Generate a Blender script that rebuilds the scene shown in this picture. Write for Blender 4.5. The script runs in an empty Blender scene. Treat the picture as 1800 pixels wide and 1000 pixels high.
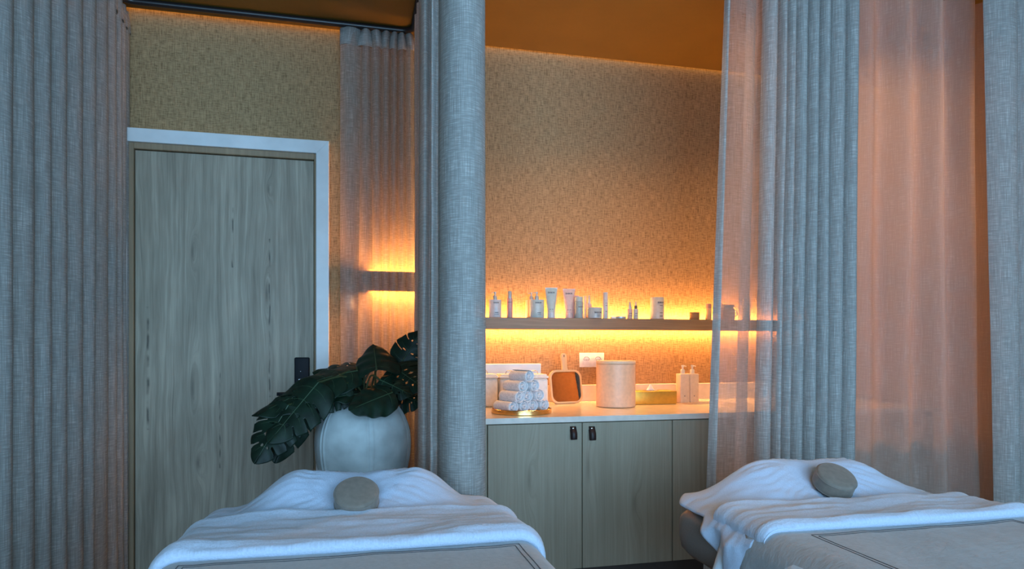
import bpy, bmesh, math, random
from mathutils import Vector, Matrix, noise as mnoise

random.seed(7)
SC = bpy.context.scene
COL = SC.collection
PI = math.pi

# ------------------------------------------------------------------ camera, sky, exposure
EYE = 1.15
TH = math.radians(13.3)
CT, ST = math.cos(TH), math.sin(TH)
FPX = 1160.0
HZ = 611.0
cam_d = bpy.data.cameras.new('camera')
cam = bpy.data.objects.new('camera', cam_d)
COL.objects.link(cam)
cam.location = (0, 0, EYE)
cam.rotation_euler = (PI / 2, 0, -TH)
cam_d.sensor_width = 36
cam_d.lens = FPX / 1800 * 36
cam_d.shift_y = (HZ - 500) / 1800
cam_d.clip_start = 0.02
SC.camera = cam

world = bpy.data.worlds.new('dusk_sky')
SC.world = world
world.use_nodes = True
bg = world.node_tree.nodes['Background']
bg.inputs['Color'].default_value = (0.36, 0.65, 0.96, 1)
bg.inputs['Strength'].default_value = 10.8

SC.view_settings.view_transform = 'Standard'
SC.view_settings.look = 'None'
SC.view_settings.gamma = 1
SC.view_settings.use_curve_mapping = False
SC.view_settings.exposure = 0.0
SC.cycles.max_bounces = 10
SC.cycles.diffuse_bounces = 6
SC.cycles.transparent_max_bounces = 24
SC.cycles.use_denoising = True
SC.cycles.sample_clamp_indirect = 6

LED_COL = (1.0, 0.40, 0.10, 1)
LED_SHELF = 115.0
LED_UNDER = 78.0
FILL_W = 42.0
LED_COVE = 4.0

H = EYE + 1.64          # ceiling height
WY = 3.55               # back wall
XL, XR, YF = -1.95, 3.3, -2.2

portal_d = bpy.data.lights.new('window_daylight', 'AREA')
portal_d.shape = 'RECTANGLE'
portal_d.size, portal_d.size_y = 4.3, 2.2
portal_d.cycles.is_portal = True
portal = bpy.data.objects.new('window_daylight', portal_d)
COL.objects.link(portal)
portal.location = (0.7, YF + 0.01, 1.45)
portal.rotation_euler = (PI / 2, 0, 0)      # faces the room

# ------------------------------------------------------------------ plan helpers
def kpx(px):
    u = (px - 900) / FPX
    return (CT * u + ST) / (CT - ST * u)

def xat(px, Y):
    return kpx(px) * Y

def yat(px, X):
    return X / kpx(px)

def pt(px, py, Y):
    X = xat(px, Y)
    z = ST * X + CT * Y
    return Vector((X, Y, EYE + (HZ - py) / FPX * z))

# ------------------------------------------------------------------ node helper
class G:
    def __init__(s, name):
        s.mat = bpy.data.materials.new(name)
        s.mat.use_nodes = True
        s.nt = s.mat.node_tree
        s.nt.nodes.clear()
        s.out = s.nt.nodes.new('ShaderNodeOutputMaterial')

    def link(s, a, b):
        s.nt.links.new(a, b)

    def setin(s, sock, v):
        if isinstance(v, bpy.types.NodeSocket):
            s.link(v, sock)
        elif v is not None:
            if sock.type == 'RGBA' and isinstance(v, (tuple, list)) and len(v) == 3:
                v = (*v, 1)
            sock.default_value = v

    def math(s, op, a, b=None, c=None, clamp=False):
        n = s.nt.nodes.new('ShaderNodeMath')
        n.operation = op
        n.use_clamp = clamp
        s.setin(n.inputs[0], a)
        if b is not None: s.setin(n.inputs[1], b)
        if c is not None: s.setin(n.inputs[2], c)
        return n.outputs[0]

    def coord(s, which='Object'):
        n = s.nt.nodes.new('ShaderNodeTexCoord')
        return n.outputs[which]

    def sep(s, v):
        n = s.nt.nodes.new('ShaderNodeSeparateXYZ')
        s.link(v, n.inputs[0])
        return n.outputs

    def comb(s, x=0.0, y=0.0, z=0.0):
        n = s.nt.nodes.new('ShaderNodeCombineXYZ')
        for i, v in enumerate((x, y, z)):
            s.setin(n.inputs[i], v)
        return n.outputs[0]

    def scale(s, v, xyz):
        n = s.nt.nodes.new('ShaderNodeVectorMath')
        n.operation = 'MULTIPLY'
        s.link(v, n.inputs[0])
        n.inputs[1].default_value = xyz
        return n.outputs[0]

    def noise(s, v, xyz=(1, 1, 1), detail=2.0, rough=0.5):
        n = s.nt.nodes.new('ShaderNodeTexNoise')
        s.link(s.scale(v, xyz), n.inputs['Vector'])
        n.inputs['Scale'].default_value = 1
        n.inputs['Detail'].default_value = detail
        n.inputs['Roughness'].default_value = rough
        return n.outputs['Fac']

    def ramp(s, f, stops, interp='LINEAR'):
        n = s.nt.nodes.new('ShaderNodeValToRGB')
        cr = n.color_ramp
        cr.interpolation = interp
        while len(cr.elements) < len(stops):
            cr.elements.new(0.5)
        for e, (p, c) in zip(cr.elements, stops):
            e.position = p
            e.color = (*c, 1) if len(c) == 3 else c
        s.link(f, n.inputs[0])
        return n.outputs['Color']

    def mapr(s, f, a, b, c, d):
        n = s.nt.nodes.new('ShaderNodeMapRange')
        s.link(f, n.inputs[0])
        for i, v in enumerate((a, b, c, d)):
            n.inputs[i + 1].default_value = v
        return n.outputs[0]

    def mix(s, f, a, b, mode='MIX'):
        n = s.nt.nodes.new('ShaderNodeMix')
        n.data_type = 'RGBA'
        n.blend_type = mode
        s.setin(n.inputs[0], f)
        s.setin(n.inputs[6], a)
        s.setin(n.inputs[7], b)
        return n.outputs[2]

    def bump(s, h, strength=0.3, dist=0.002):
        n = s.nt.nodes.new('ShaderNodeBump')
        n.inputs['Strength'].default_value = strength
        n.inputs['Distance'].default_value = dist
        s.link(h, n.inputs['Height'])
        return n.outputs[0]

    def pbr(s, color, rough=0.5, metal=0.0, normal=None, **kw):
        n = s.nt.nodes.new('ShaderNodeBsdfPrincipled')
        s.setin(n.inputs['Base Color'], color)
        s.setin(n.inputs['Roughness'], rough)
        s.setin(n.inputs['Metallic'], metal)
        if normal is not None: s.link(normal, n.inputs['Normal'])
        for k, v in kw.items():
            s.setin(n.inputs[k.replace('_', ' ')], v)
        return n.outputs[0]

    def shader(s, typ, color, normal=None):
        n = s.nt.nodes.new(typ)
        s.setin(n.inputs['Color'], color)
        if normal is not None: s.link(normal, n.inputs['Normal'])
        return n.outputs[0]

    def mixsh(s, f, a, b):
        n = s.nt.nodes.new('ShaderNodeMixShader')
        s.setin(n.inputs[0], f)
        s.link(a, n.inputs[1])
        s.link(b, n.inputs[2])
        return n.outputs[0]

    def done(s, sh):
        s.link(sh, s.out.inputs['Surface'])
        return s.mat


def plain(name, color, rough=0.5, metal=0.0, grain=0.0, gscale=60.0, **kw):
    g = G(name)
    v = g.coord('Object')
    n = g.noise(v, (gscale,) * 3, 3)
    lo = tuple(c * (1 - 0.08 - grain) for c in color)
    hi = tuple(min(1, c * (1 + 0.06 + grain)) for c in color)
    col = g.ramp(n, [(0.3, lo), (0.7, hi)])
    return g.done(g.pbr(col, rough, metal, g.bump(n, 0.05, 0.001), **kw))

# ------------------------------------------------------------------ materials
def curtain_mat(name, front, back, holes, transl, hv=(1.45, 0.6), con=1.0):
    g = G(name)
    uv = g.coord('UV')
    hs = g.noise(uv, (22, 300, 1), 3, 0.65)
    vs = g.noise(uv, (330, 9, 1), 3, 0.65)
    big = g.noise(uv, (6, 3, 1), 2)
    t = g.math('ADD', g.math('MULTIPLY', hs, 0.5), g.math('MULTIPLY', vs, 0.5))
    w = g.mapr(t, 0.38, 0.64, 0.0, 1.0)
    lo = tuple(c * (1 - .24 * con) for c in front)
    hi = tuple(min(1, c * (1 + .7 * con)) for c in front)
    col = g.ramp(w, [(0.0, lo), (0.5, front), (1.0, hi)])
    col = g.mix(g.mapr(big, 0.3, 0.7, 0.0, 0.16), col, tuple(c * 0.7 for c in front))
    blo = tuple(min(1, c * 1.15) for c in back)
    bhi = tuple(c * 0.8 for c in back)
    bcol = g.ramp(w, [(0.0, blo), (1.0, bhi)])
    nrm = g.bump(t, 0.25, 0.0015)
    d = g.shader('ShaderNodeBsdfDiffuse', col, nrm)
    tr = g.shader('ShaderNodeBsdfTranslucent', bcol)
    tp = g.shader('ShaderNodeBsdfTransparent', (1, 1, 1))
    m = g.mixsh(transl, d, tr)
    m = g.mixsh(g.mapr(t, 0.36, 0.6, holes * hv[0], holes * hv[1]), m, tp)
    return g.done(m)

LINEN = curtain_mat('linen_curtain_fabric', (0.405, 0.40, 0.38), (0.50, 0.43, 0.37), 0.08, 0.15)
SHEER = curtain_mat('sheer_linen_fabric', (0.47, 0.43, 0.39), (0.80, 0.62, 0.52), 0.20, 0.50, (1.25, .75), 1.0)
AMBER = curtain_mat('linen_in_front_of_shelf', (0.42, 0.395, 0.36), (0.60, 0.50, 0.42), 0.34, 0.26, (1.3, .7), 1.0)
VOILE = curtain_mat('very_sheer_linen_edge', (0.40, 0.375, 0.345), (0.66, 0.52, 0.43), 0.50, 0.40, (1.15, .85), .9)
LINEN_DENSE = curtain_mat('linen_hem_fabric', (0.41, 0.395, 0.37), (0.40, 0.34, 0.29), 0.03, 0.15)


def wall_mat(name, a, b):
    g = G(name)
    v = g.coord('Object')
    x, y, z = g.sep(v)
    u = g.comb(g.math('ADD', x, y), z, 0.0)
    hs = g.noise(u, (28, 210, 1), 4, 0.7)
    vs = g.noise(u, (210, 18, 1), 4, 0.7)
    t = g.math('ADD', g.math('MULTIPLY', hs, 0.5), g.math('MULTIPLY', vs, 0.5))
    big = g.noise(u, (1.2, 1.2, 1), 2)
    w = g.mapr(t, 0.40, 0.60, 0.0, 1.0)
    col = g.ramp(w, [(0.0, a), (0.42, tuple((p + q) / 2 for p, q in zip(a, b))), (1.0, b)])
    col = g.mix(g.mapr(big, 0.3, 0.7, 0.0, 0.12), col, a)
    return g.done(g.pbr(col, 0.85, 0, g.bump(t, 0.5, 0.002)))

WALLPAPER = wall_mat('woven_wallcovering', (0.20, 0.118, 0.050), (0.52, 0.335, 0.168))


def wood_mat(name, a, b, dark, knots, freq=70.0, wob=0.03, axis='z', rough=0.55, cracks=(), contrast=1.0):
    g = G(name)
    v = g.coord('Object')
    x, y, z = g.sep(v)
    if axis == 'z':
        p, q = g.math('ADD', x, 0.0), z
    else:
        p, q = g.math('ADD', z, y), x
    base = g.comb(p, q, 0.0)
    wobble = g.noise(base, (4, 1.1, 1), 3, 0.55)
    r = g.math('ADD', p, g.math('MULTIPLY', g.math('SUBTRACT', wobble, 0.5), wob * 2))
    kn = None
    for (kx, kz, sx, sz, am) in knots:
        dx = g.math('DIVIDE', g.math('SUBTRACT', p, kx), sx)
        dz = g.math('DIVIDE', g.math('SUBTRACT', q, kz), sz)
        d2 = g.math('ADD', g.math('MULTIPLY', dx, dx), g.math('MULTIPLY', dz, dz))
        e = g.math('EXPONENT', g.math('MULTIPLY', d2, -1.0))
        r = g.math('ADD', r, g.math('MULTIPLY', e, am))
        k1 = g.math('EXPONENT', g.math('MULTIPLY', d2, -9.0))
        kn = k1 if kn is None else g.math('ADD', kn, k1)
    rv = g.comb(r, g.math('MULTIPLY', q, 0.02), 0.0)
    bands = g.noise(rv, (freq, 60, 1), 3, 0.7)
    fine = g.noise(base, (420, 9, 1), 2, 0.6)
    cloud = g.noise(base, (7, 1.6, 1), 3, 0.6)
    t = g.math('ADD', g.math('MULTIPLY', bands, 0.5), g.math('ADD', g.math('MULTIPLY', fine, 0.15), g.math('MULTIPLY', cloud, 0.35)))
    lo, hi = 0.5 - 0.16 / contrast, 0.5 + 0.16 / contrast
    col = g.ramp(g.mapr(t, lo, hi, 0, 1), [(0.0, a), (0.55, tuple((i + j) / 2 for i, j in zip(a, b))), (1.0, b)])
    streak = g.noise(rv, (freq * 2.2, 40, 1), 2, 0.5)
    col = g.mix(g.mapr(streak, 0.66, 0.76, 0.0, 0.45), col, dark)
    if kn is not None:
        col = g.mix(g.math('MULTIPLY', kn, 0.55, clamp=True), col, dark)
    for (cx, z0, z1, wd) in cracks:
        dn = g.math('MULTIPLY', g.math('SUBTRACT', g.noise(base, (8, 5, 1), 3), 0.5), 0.02)
        d = g.math('ABSOLUTE', g.math('SUBTRACT', g.math('ADD', p, dn), cx))
        inside = g.math('MULTIPLY', g.math('GREATER_THAN', q, z0), g.math('LESS_THAN', q, z1))
        brk = g.mapr(g.noise(base, (3, 14, 1), 1), 0.4, 0.6, 0.0, 1.0)
        c = g.math('MULTIPLY', g.math('MULTIPLY', g.mapr(d, 0.0, wd, 0.85, 0.0), inside), brk)
        col = g.mix(c, col, tuple(i * 0.45 for i in dark))
    return g.done(g.pbr(col, rough, 0, g.bump(t, 0.15, 0.001)))

DOOR_WOOD = wood_mat('rustic_oak_door', (0.195, 0.163, 0.115), (0.51, 0.44, 0.335), (0.075, 0.06, 0.042),
                     [(-0.785, 1.62, .022, .13, .05), (-0.785, 0.95, .026, .20, .06), (-0.43, 1.95, .02, .07, .04),
                      (-0.44, 1.42, .022, .16, .055), (-0.76, 0.58, .03, .10, .05), (-0.36, 0.5, .02, .06, .04)],
                     freq=48, wob=0.04,
                     cracks=[(-0.60, 1.55, 1.85, .006), (-0.985, 0.75, 1.35, .008), (-0.425, 0.9, 1.7, .006), (-0.66, 0.55, 1.05, .005)])
CAB_WOOD = wood_mat('pale_oak_veneer', (0.30, 0.25, 0.175), (0.43, 0.37, 0.275), (0.19, 0.15, 0.10),
                    [(0.73, 0.58, .03, .16, .05), (1.22, 0.45, .035, .14, .04), (1.0, 0.62, .03, .2, .03)], freq=110, wob=0.02, rough=0.6)
SHELF_WOOD = wood_mat('walnut_shelf_wood', (0.18, 0.13, 0.082), (0.33, 0.25, 0.165), (0.09, 0.062, 0.04),
                      [(0.95, 1.28, .05, .3, .04)], freq=60, wob=0.05, axis='x', rough=0.5)
JAMB_WOOD = wood_mat('oak_jamb', (0.25, 0.17, 0.10), (0.40, 0.28, 0.17), (0.12, 0.07, 0.04), [], freq=120, wob=0.02)
BEECH = wood_mat('beech_mirror_frame', (0.62, 0.42, 0.22), (0.75, 0.54, 0.31), (0.5, 0.32, 0.16), [], freq=70, wob=0.02, contrast=0.7)
FLOOR_WOOD = wood_mat('dark_floorboards', (0.07, 0.05, 0.035), (0.13, 0.09, 0.065), (0.03, 0.02, 0.015), [], freq=30, wob=0.03, axis='x', rough=0.45)
LEG_WOOD = wood_mat('table_leg_wood', (0.25, 0.19, 0.13), (0.36, 0.28, 0.2), (0.14, 0.1, 0.07), [], freq=110)

CEIL = plain('dark_bronze_ceiling_paint', (0.135, 0.080, 0.010), 0.6, gscale=4)
SIDEWALL = plain('beige_wall_paint', (0.38, 0.31, 0.23), 0.8, gscale=6)
WHITE = plain('white_lacquer', (0.78, 0.80, 0.80), 0.35, gscale=8)
BLACK = plain('black_metal', (0.012, 0.012, 0.014), 0.35)
BLACK_PLASTIC = plain('black_lock_plastic', (0.006, 0.009, 0.015), 0.55, Specular_IOR_Level=0.2)
PALE_MARK = plain('pale_screen_mark', (0.7, 0.75, 0.85), 0.3)
STONE = plain('white_quartz', (0.82, 0.74, 0.66), 0.16, gscale=25)
CERAMIC = plain('white_canister_enamel', (0.82, 0.78, 0.72), 0.35)
PLATE = plain('white_outlet_plastic', (0.85, 0.82, 0.75), 0.4)
DARKHOLE = plain('dark_hole', (0.05, 0.04, 0.03), 0.7)
LEATHER = plain('dark_brown_leather', (0.025, 0.012, 0.012), 0.5)
STEEL = plain('steel', (0.62, 0.60, 0.57), 0.25, 1.0)
BRASS = plain('brass', (0.80, 0.52, 0.20), 0.22, 1.0)
GOLD = plain('gold_lacquer', (0.80, 0.48, 0.08), 0.35, 0.6)
TISSUE = plain('white_tissue', (0.9, 0.88, 0.84), 0.9)
MIRROR = plain('mirror_glass', (0.24, 0.20, 0.18), 0.02, 1.0)  # tint darkened to stand in for a dim brown reflection
PINKBEIGE = plain('blush_canister', (0.85, 0.56, 0.37), 0.4)
CANIN = plain('canister_lid', (0.85, 0.62, 0.42), 0.45)
DISP = plain('cream_dispenser', (0.84, 0.68, 0.56), 0.4)
VASE = plain('chalky_vase', (0.49, 0.54, 0.54), 0.75, grain=0.10, gscale=14)
VASE_IN = plain('vase_shadow_gap', (0.1, 0.1, 0.1), 0.9)
SOIL = plain('dark_soil', (0.03, 0.022, 0.015), 0.95, grain=0.2)
STONEGREY = plain('stool_grey', (0.25, 0.25, 0.25), 0.7)
INK = plain('grey_ink', (0.10, 0.10, 0.11), 0.6)
PWHITE = plain('bottle_white', (0.58, 0.58, 0.59), 0.32)
PGREEN = plain('bottle_pale_green', (0.44, 0.51, 0.49), 0.32)
PGREYGREEN = plain('bottle_grey_green', (0.30, 0.39, 0.39), 0.35)
PPINK = plain('bottle_pink', (0.62, 0.34, 0.31), 0.32)
PPINKL = plain('bottle_light_pink', (0.68, 0.47, 0.42), 0.32)
PPEACH = plain('bottle_peach', (0.85, 0.56, 0.34), 0.35)
PBLUE = plain('jar_pale_blue', (0.40, 0.48, 0.52), 0.3)
PSILV = plain('pump_silver', (0.50, 0.52, 0.52), 0.35, 0.3)
PDARK = plain('dropper_bulb_dark', (0.07, 0.07, 0.065), 0.5)
KRAFT = plain('kraft_jar', (0.36, 0.22, 0.12), 0.55)

def glass_mat():
    g = G('clear_glass')
    return g.done(g.pbr((0.95, 0.97, 0.96), 0.03, 0, Transmission_Weight=1.0, IOR=1.45))
GLASS = glass_mat()

def emit(name, col, s):
    g = G(name)
    n = g.nt.nodes.new('ShaderNodeEmission')
    n.inputs[0].default_value = col
    n.inputs[1].default_value = s
    return g.done(n.outputs[0])
LAMP_MAT = emit('added_lamp_lens', (1.0, 0.58, 0.25, 1), 1.5)
LED_MAT = emit('warm_led_shelf', LED_COL, LED_SHELF)
LED_LOW_MAT = emit('warm_led_under_shelf', LED_COL, LED_UNDER)
LED_SMALL_MAT = emit('warm_led_small_shelf', LED_COL, 170.0)
COVE_MAT = emit('warm_led_cove', (1.0, 0.50, 0.10, 1), LED_COVE)

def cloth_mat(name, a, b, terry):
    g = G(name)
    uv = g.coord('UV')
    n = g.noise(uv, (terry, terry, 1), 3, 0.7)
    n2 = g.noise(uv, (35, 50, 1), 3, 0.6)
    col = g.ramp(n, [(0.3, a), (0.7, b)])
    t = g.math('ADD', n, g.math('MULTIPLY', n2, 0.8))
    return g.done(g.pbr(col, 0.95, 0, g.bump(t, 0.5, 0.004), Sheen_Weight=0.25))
TOWEL = cloth_mat('white_terry_towel_blue_lit', (0.48, 0.57, 0.73), (0.62, 0.73, 0.91), 260)  # white towel, with the blue of the daylight put into its colour
BLANKET = cloth_mat('white_fleece_blanket_blue_lit', (0.49, 0.57, 0.70), (0.62, 0.71, 0.87), 190)  # white fleece, blue daylight mixed into the colour
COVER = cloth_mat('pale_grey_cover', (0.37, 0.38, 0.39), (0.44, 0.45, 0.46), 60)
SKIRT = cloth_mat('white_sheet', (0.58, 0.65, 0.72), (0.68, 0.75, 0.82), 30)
UPHOL = plain('grey_taupe_upholstery', (0.25, 0.23, 0.215), 0.55, gscale=200)
VELVET = plain('taupe_velvet', (0.20, 0.168, 0.138), 0.85, gscale=70, grain=0.05, Sheen_Weight=0.25)
THREAD = plain('dark_thread', (0.07, 0.075, 0.085), 0.9)
ROLLTOWEL = plain('rolled_towel_terry', (0.80, 0.79, 0.80), 0.95, gscale=180, grain=0.1)

def leaf_mat():
    g = G('monstera_leaf')
    v = g.coord('Object')
    n = g.noise(v, (25, 25, 25), 3)
    col = g.ramp(n, [(0.3, (0.003, 0.011, 0.006)), (0.7, (0.008, 0.026, 0.014))])
    return g.done(g.pbr(col, 0.5, 0, g.bump(n, 0.2, 0.003), Specular_IOR_Level=0.3))
LEAF = leaf_mat()
VEIN = plain('leaf_vein', (0.035, 0.075, 0.035), 0.5)
STEM = plain('plant_stem', (0.03, 0.045, 0.015), 0.5)

# ------------------------------------------------------------------ object helpers
def obj(name, bm, mat, parent=None, smooth=True, angle=40):
    me = bpy.data.meshes.new(name)
    bm.normal_update()
    bm.to_mesh(me)
    bm.free()
    me.materials.append(mat)
    if smooth:
        me.shade_smooth()
        try:
            me.set_sharp_from_angle(angle=math.radians(angle))
        except Exception:
            pass
    o = bpy.data.objects.new(name, me)
    COL.objects.link(o)
    if parent is not None:
        o.parent = parent
    return o

def tag(o, label, cat, group=None, kind=None):
    o['label'] = label
    o['category'] = cat
    if group: o['group'] = group
    if kind: o['kind'] = kind
    return o

def thing(name, label, cat, loc=(0, 0, 0), rotz=0.0, group=None):
    o = bpy.data.objects.new(name, None)
    o.empty_display_size = 0.05
    COL.objects.link(o)
    o.location = loc
    o.rotation_euler = (0, 0, rotz)
    return tag(o, label, cat, group)

def struct(name, bm, mat, parent=None, smooth=False):
    o = obj(name, bm, mat, parent, smooth)
    o['kind'] = 'structure'
    return o

def dup(root, loc, rot, label, group=None):
    r = root.copy(); COL.objects.link(r)
    r.location = loc; r.rotation_euler = rot
    r['label'] = label
    if group: r['group'] = group
    for ch in list(root.children):
        c = ch.copy(); COL.objects.link(c); c.parent = r
        for gch in list(ch.children):
            d = gch.copy(); COL.objects.link(d); d.parent = c
    return r

def B():
    return bmesh.new()

def box(bm, x0, x1, y0, y1, z0, z1, bev=0.0, seg=2):
    t = bmesh.new()
    bmesh.ops.create_cube(t, size=1)
    for v in t.verts:
        v.co = Vector(((x0 + x1) / 2 + v.co.x * (x1 - x0), (y0 + y1) / 2 + v.co.y * (y1 - y0), (z0 + z1) / 2 + v.co.z * (z1 - z0)))
    if bev > 0:
        bmesh.ops.bevel(t, geom=list(t.edges), offset=bev, segments=seg, profile=0.5, affect='EDGES')
    merge(bm, t)
    return bm

def merge(bm, t, mtx=None):
    me = bpy.data.meshes.new('tmp')
    t.to_mesh(me)
    t.free()
    if mtx is not None:
        me.transform(mtx)
    bm.from_mesh(me)
    bpy.data.meshes.remove(me)
    return bm

def lathe(bm, prof, seg=32, sx=1.0, sy=1.0, mtx=None, power=2.0):
    t = bmesh.new()
    rings = []
    for (r, z) in prof:
        if r < 1e-6:
            rings.append([t.verts.new((0, 0, z))])
        else:
            ring = []
            for i in range(seg):
                a = 2 * PI * i / seg
                c, s = math.cos(a), math.sin(a)
                if power != 2.0:
                    k = (abs(c) ** power + abs(s) ** power) ** (-1 / power)
                else:
                    k = 1
                ring.append(t.verts.new((r * c * k * sx, r * s * k * sy, z)))
            rings.append(ring)
    for a, b in zip(rings, rings[1:]):
        if len(a) == 1 and len(b) == 1: continue
        for i in range(seg):
            j = (i + 1) % seg
            if len(a) == 1: t.faces.new((a[0], b[j], b[i])) if False else t.faces.new((a[0], b[i], b[j]))
            elif len(b) == 1: t.faces.new((a[i], a[j], b[0]))
            else: t.faces.new((a[i], a[j], b[j], b[i]))
    bmesh.ops.recalc_face_normals(t, faces=t.faces)
    merge(bm, t, mtx)
    return bm

def tube(bm, pts, rad, seg=8, cap=True):
    pts = [Vector(p) for p in pts]
    n = len(pts)
    rads = rad if isinstance(rad, (list, tuple)) else [rad] * n
    t = bmesh.new()
    rings = []
    up = Vector((0, 0, 1))
    for i, p in enumerate(pts):
        d = (pts[min(i + 1, n - 1)] - pts[max(i - 1, 0)]).normalized()
        ref = up if abs(d.z) < 0.9 else Vector((1, 0, 0))
        a = d.cross(ref).normalized()
        b = d.cross(a).normalized()
        rings.append([t.verts.new(p + (a * math.cos(2 * PI * k / seg) + b * math.sin(2 * PI * k / seg)) * rads[i]) for k in range(seg)])
    for a, b in zip(rings, rings[1:]):
        for k in range(seg):
            t.faces.new((a[k], a[(k + 1) % seg], b[(k + 1) % seg], b[k]))
    if cap:
        t.faces.new(rings[0][::-1]); t.faces.new(rings[-1])
    bmesh.ops.recalc_face_normals(t, faces=t.faces)
    merge(bm, t)
    return bm

def grid(bm, P, uvs=None):
    """P[i][j] points; optional uvs[i][j]"""
    uvl = bm.loops.layers.uv.verify()
    V = [[bm.verts.new(p) for p in row] for row in P]
    for i in range(len(P) - 1):
        for j in range(len(P[0]) - 1):
            f = bm.faces.new((V[i][j], V[i][j + 1], V[i + 1][j + 1], V[i + 1][j]))
            if uvs:
                for l, (a, b) in zip(f.loops, ((i, j), (i, j + 1), (i + 1, j + 1), (i + 1, j))):
                    l[uvl].uv = uvs[a][b]
    return bm

def catmull(P, n=6):
    out = []
    m = len(P)
    for i in range(m - 1):
        p0, p1, p2, p3 = P[max(i - 1, 0)], P[i], P[i + 1], P[min(i + 2, m - 1)]
        for k in range(n):
            t = k / n
            out.append(tuple(0.5 * ((2 * b) + (-a + c) * t + (2 * a - 5 * b + 4 * c - d) * t * t + (-a + 3 * b - 3 * c + d) * t ** 3)
                             for a, b, c, d in zip(p0, p1, p2, p3)))
    out.append(tuple(P[-1]))
    return out

def sstep(a, b, x):
    t = max(0.0, min(1.0, (x - a) / (b - a)))
    return t * t * (3 - 2 * t)

# ------------------------------------------------------------------ room shell
struct('floor', box(B(), XL, XR, YF, WY, -0.1, 0), FLOOR_WOOD)
struct('ceiling', box(B(), XL - .12, XR + .12, YF - .12, WY - 0.03, H, H + 0.1), CEIL)
struct('ceiling_slab', box(B(), XL - .12, XR + .12, YF - .12, WY + .12, H + 0.1, H + 0.2), CEIL)
struct('wall_back', box(B(), XL - .12, XR + .12, WY, WY + 0.12, -0.1, H + 0.1), WALLPAPER)
struct('wall_left', box(B(), XL - 0.12, XL, YF - .12, WY, -0.1, H + 0.1), SIDEWALL)
struct('wall_right', box(B(), XR, XR + 0.12, YF - .12, WY, -0.1, H + 0.1), SIDEWALL)
bm = B()
wx0, wx1, wz0, wz1 = -1.45, 2.85, 0.35, 2.55
box(bm, XL, wx0, YF - .12, YF, -0.1, H + .1)
box(bm, wx1, XR, YF - .12, YF, -0.1, H + .1)
box(bm, wx0, wx1, YF - .12, YF, -0.1, wz0)
box(bm, wx0, wx1, YF - .12, YF, wz1, H + .1)
struct('wall_front', bm, SIDEWALL)
bm = B()
for x in (wx0, (wx0 * 2 + wx1) / 3, (wx0 + wx1 * 2) / 3, wx1):
    xx = max(wx0 + .025, min(wx1 - .025, x))
    box(bm, xx - .025, xx + .025, YF - .08, YF - .03, wz0, wz1)
box(bm, wx0, wx1, YF - .08, YF - .03, wz0, wz0 + .05)
box(bm, wx0, wx1, YF - .08, YF - .03, wz1 - .05, wz1)
struct('window_1', bm, BLACK)
cove = obj('cove_light', box(B(), XL, XR, WY - 0.029, WY - 0.001, H + 0.03, H + 0.036), COVE_MAT, smooth=False)
tag(cove, 'warm glowing light line in the gap between dark ceiling and back wall', 'light strip')

for (lx, ly, lab) in ((1.08, 2.72, 'added unseen ceiling lamp above the left cabinet doors'),  # unseen lamps added to warm the back wall, worktop and curtain
                      (1.50, 2.78, 'added unseen ceiling lamp above the sink end of the worktop'),
                      (2.45, 2.95, 'added unseen ceiling lamp behind the pink lit curtain')):
    t = thing('added_fill_lamp', lab, 'added lamp', (lx, ly, H), 0, 'added lamps over the worktop')
    obj('trim_ring', lathe(B(), [(.030, -.001), (.044, -.001), (.042, -.006), (.032, -.006), (.030, -.001)], 32), BLACK, t)
    obj('lens', lathe(B(), [(0, -.003), (.030, -.003), (.030, -.0005), (0, -.0005)], 32), LAMP_MAT, t)
    ld = bpy.data.lights.new('added_fill_spot', 'SPOT')
    ld.energy = FILL_W
    ld.color = (1.0, 0.52, 0.17)
    ld.spot_size = math.radians(125)
    ld.spot_blend = 1.0
    ld.shadow_soft_size = .03
    lo = bpy.data.objects.new('added_fill_spot', ld)
    COL.objects.link(lo)
    lo.parent = t
    lo.location = (0, 0, -.012)

# door with frame
def dx(px): return xat(px, WY)
lx0, lx1 = dx(240), dx(552)
ltop = pt(404, 276, WY).z
door = struct('door_1', box(B(), lx0, lx1, WY - 0.022, WY - 0.001, 0.006, ltop, 0.002, 1), DOOR_WOOD)
bm = B()
jx0, jx1 = dx(229), dx(556.5)
jt = pt(404, 264, WY).z
box(bm, jx0, lx0 - 0.003, WY - 0.035, WY - .001, 0, jt, 0.003, 1)
box(bm, lx1 + 0.003, jx1, WY - 0.035, WY - .001, 0, jt, 0.003, 1)
box(bm, lx0 - .003, lx1 + .003, WY - 0.035, WY - .001, ltop + .004, jt, 0.003, 1)
o = struct('door_jamb', bm, JAMB_WOOD, door)
bm = B()
cx0, cx1 = dx(203), dx(579)
ct = pt(404, 241, WY).z
def mitre(pts):
    t = bmesh.new()
    f = t.faces.new([t.verts.new((x, WY - .05, z)) for x, z in pts])
    r = bmesh.ops.extrude_face_region(t, geom=[f])
    for v in [q for q in r['geom'] if isinstance(q, bmesh.types.BMVert)]:
        v.co.y = WY - .001
    bmesh.ops.recalc_face_normals(t, faces=t.faces)
    bmesh.ops.bevel(t, geom=[e for e in t.edges if all(abs(v.co.y - WY + .05) < 1e-6 for v in e.verts)], offset=.0018, segments=1, affect='EDGES')
    merge(bm, t)
mitre([(cx0, 0), (jx0, 0), (jx0, jt), (cx0, ct)])
mitre([(jx1, 0), (cx1, 0), (cx1, ct), (jx1, jt)])
mitre([(cx0, ct), (jx0, jt), (jx1, jt), (cx1, ct)])
struct('door_frame', bm, WHITE, door)
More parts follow.
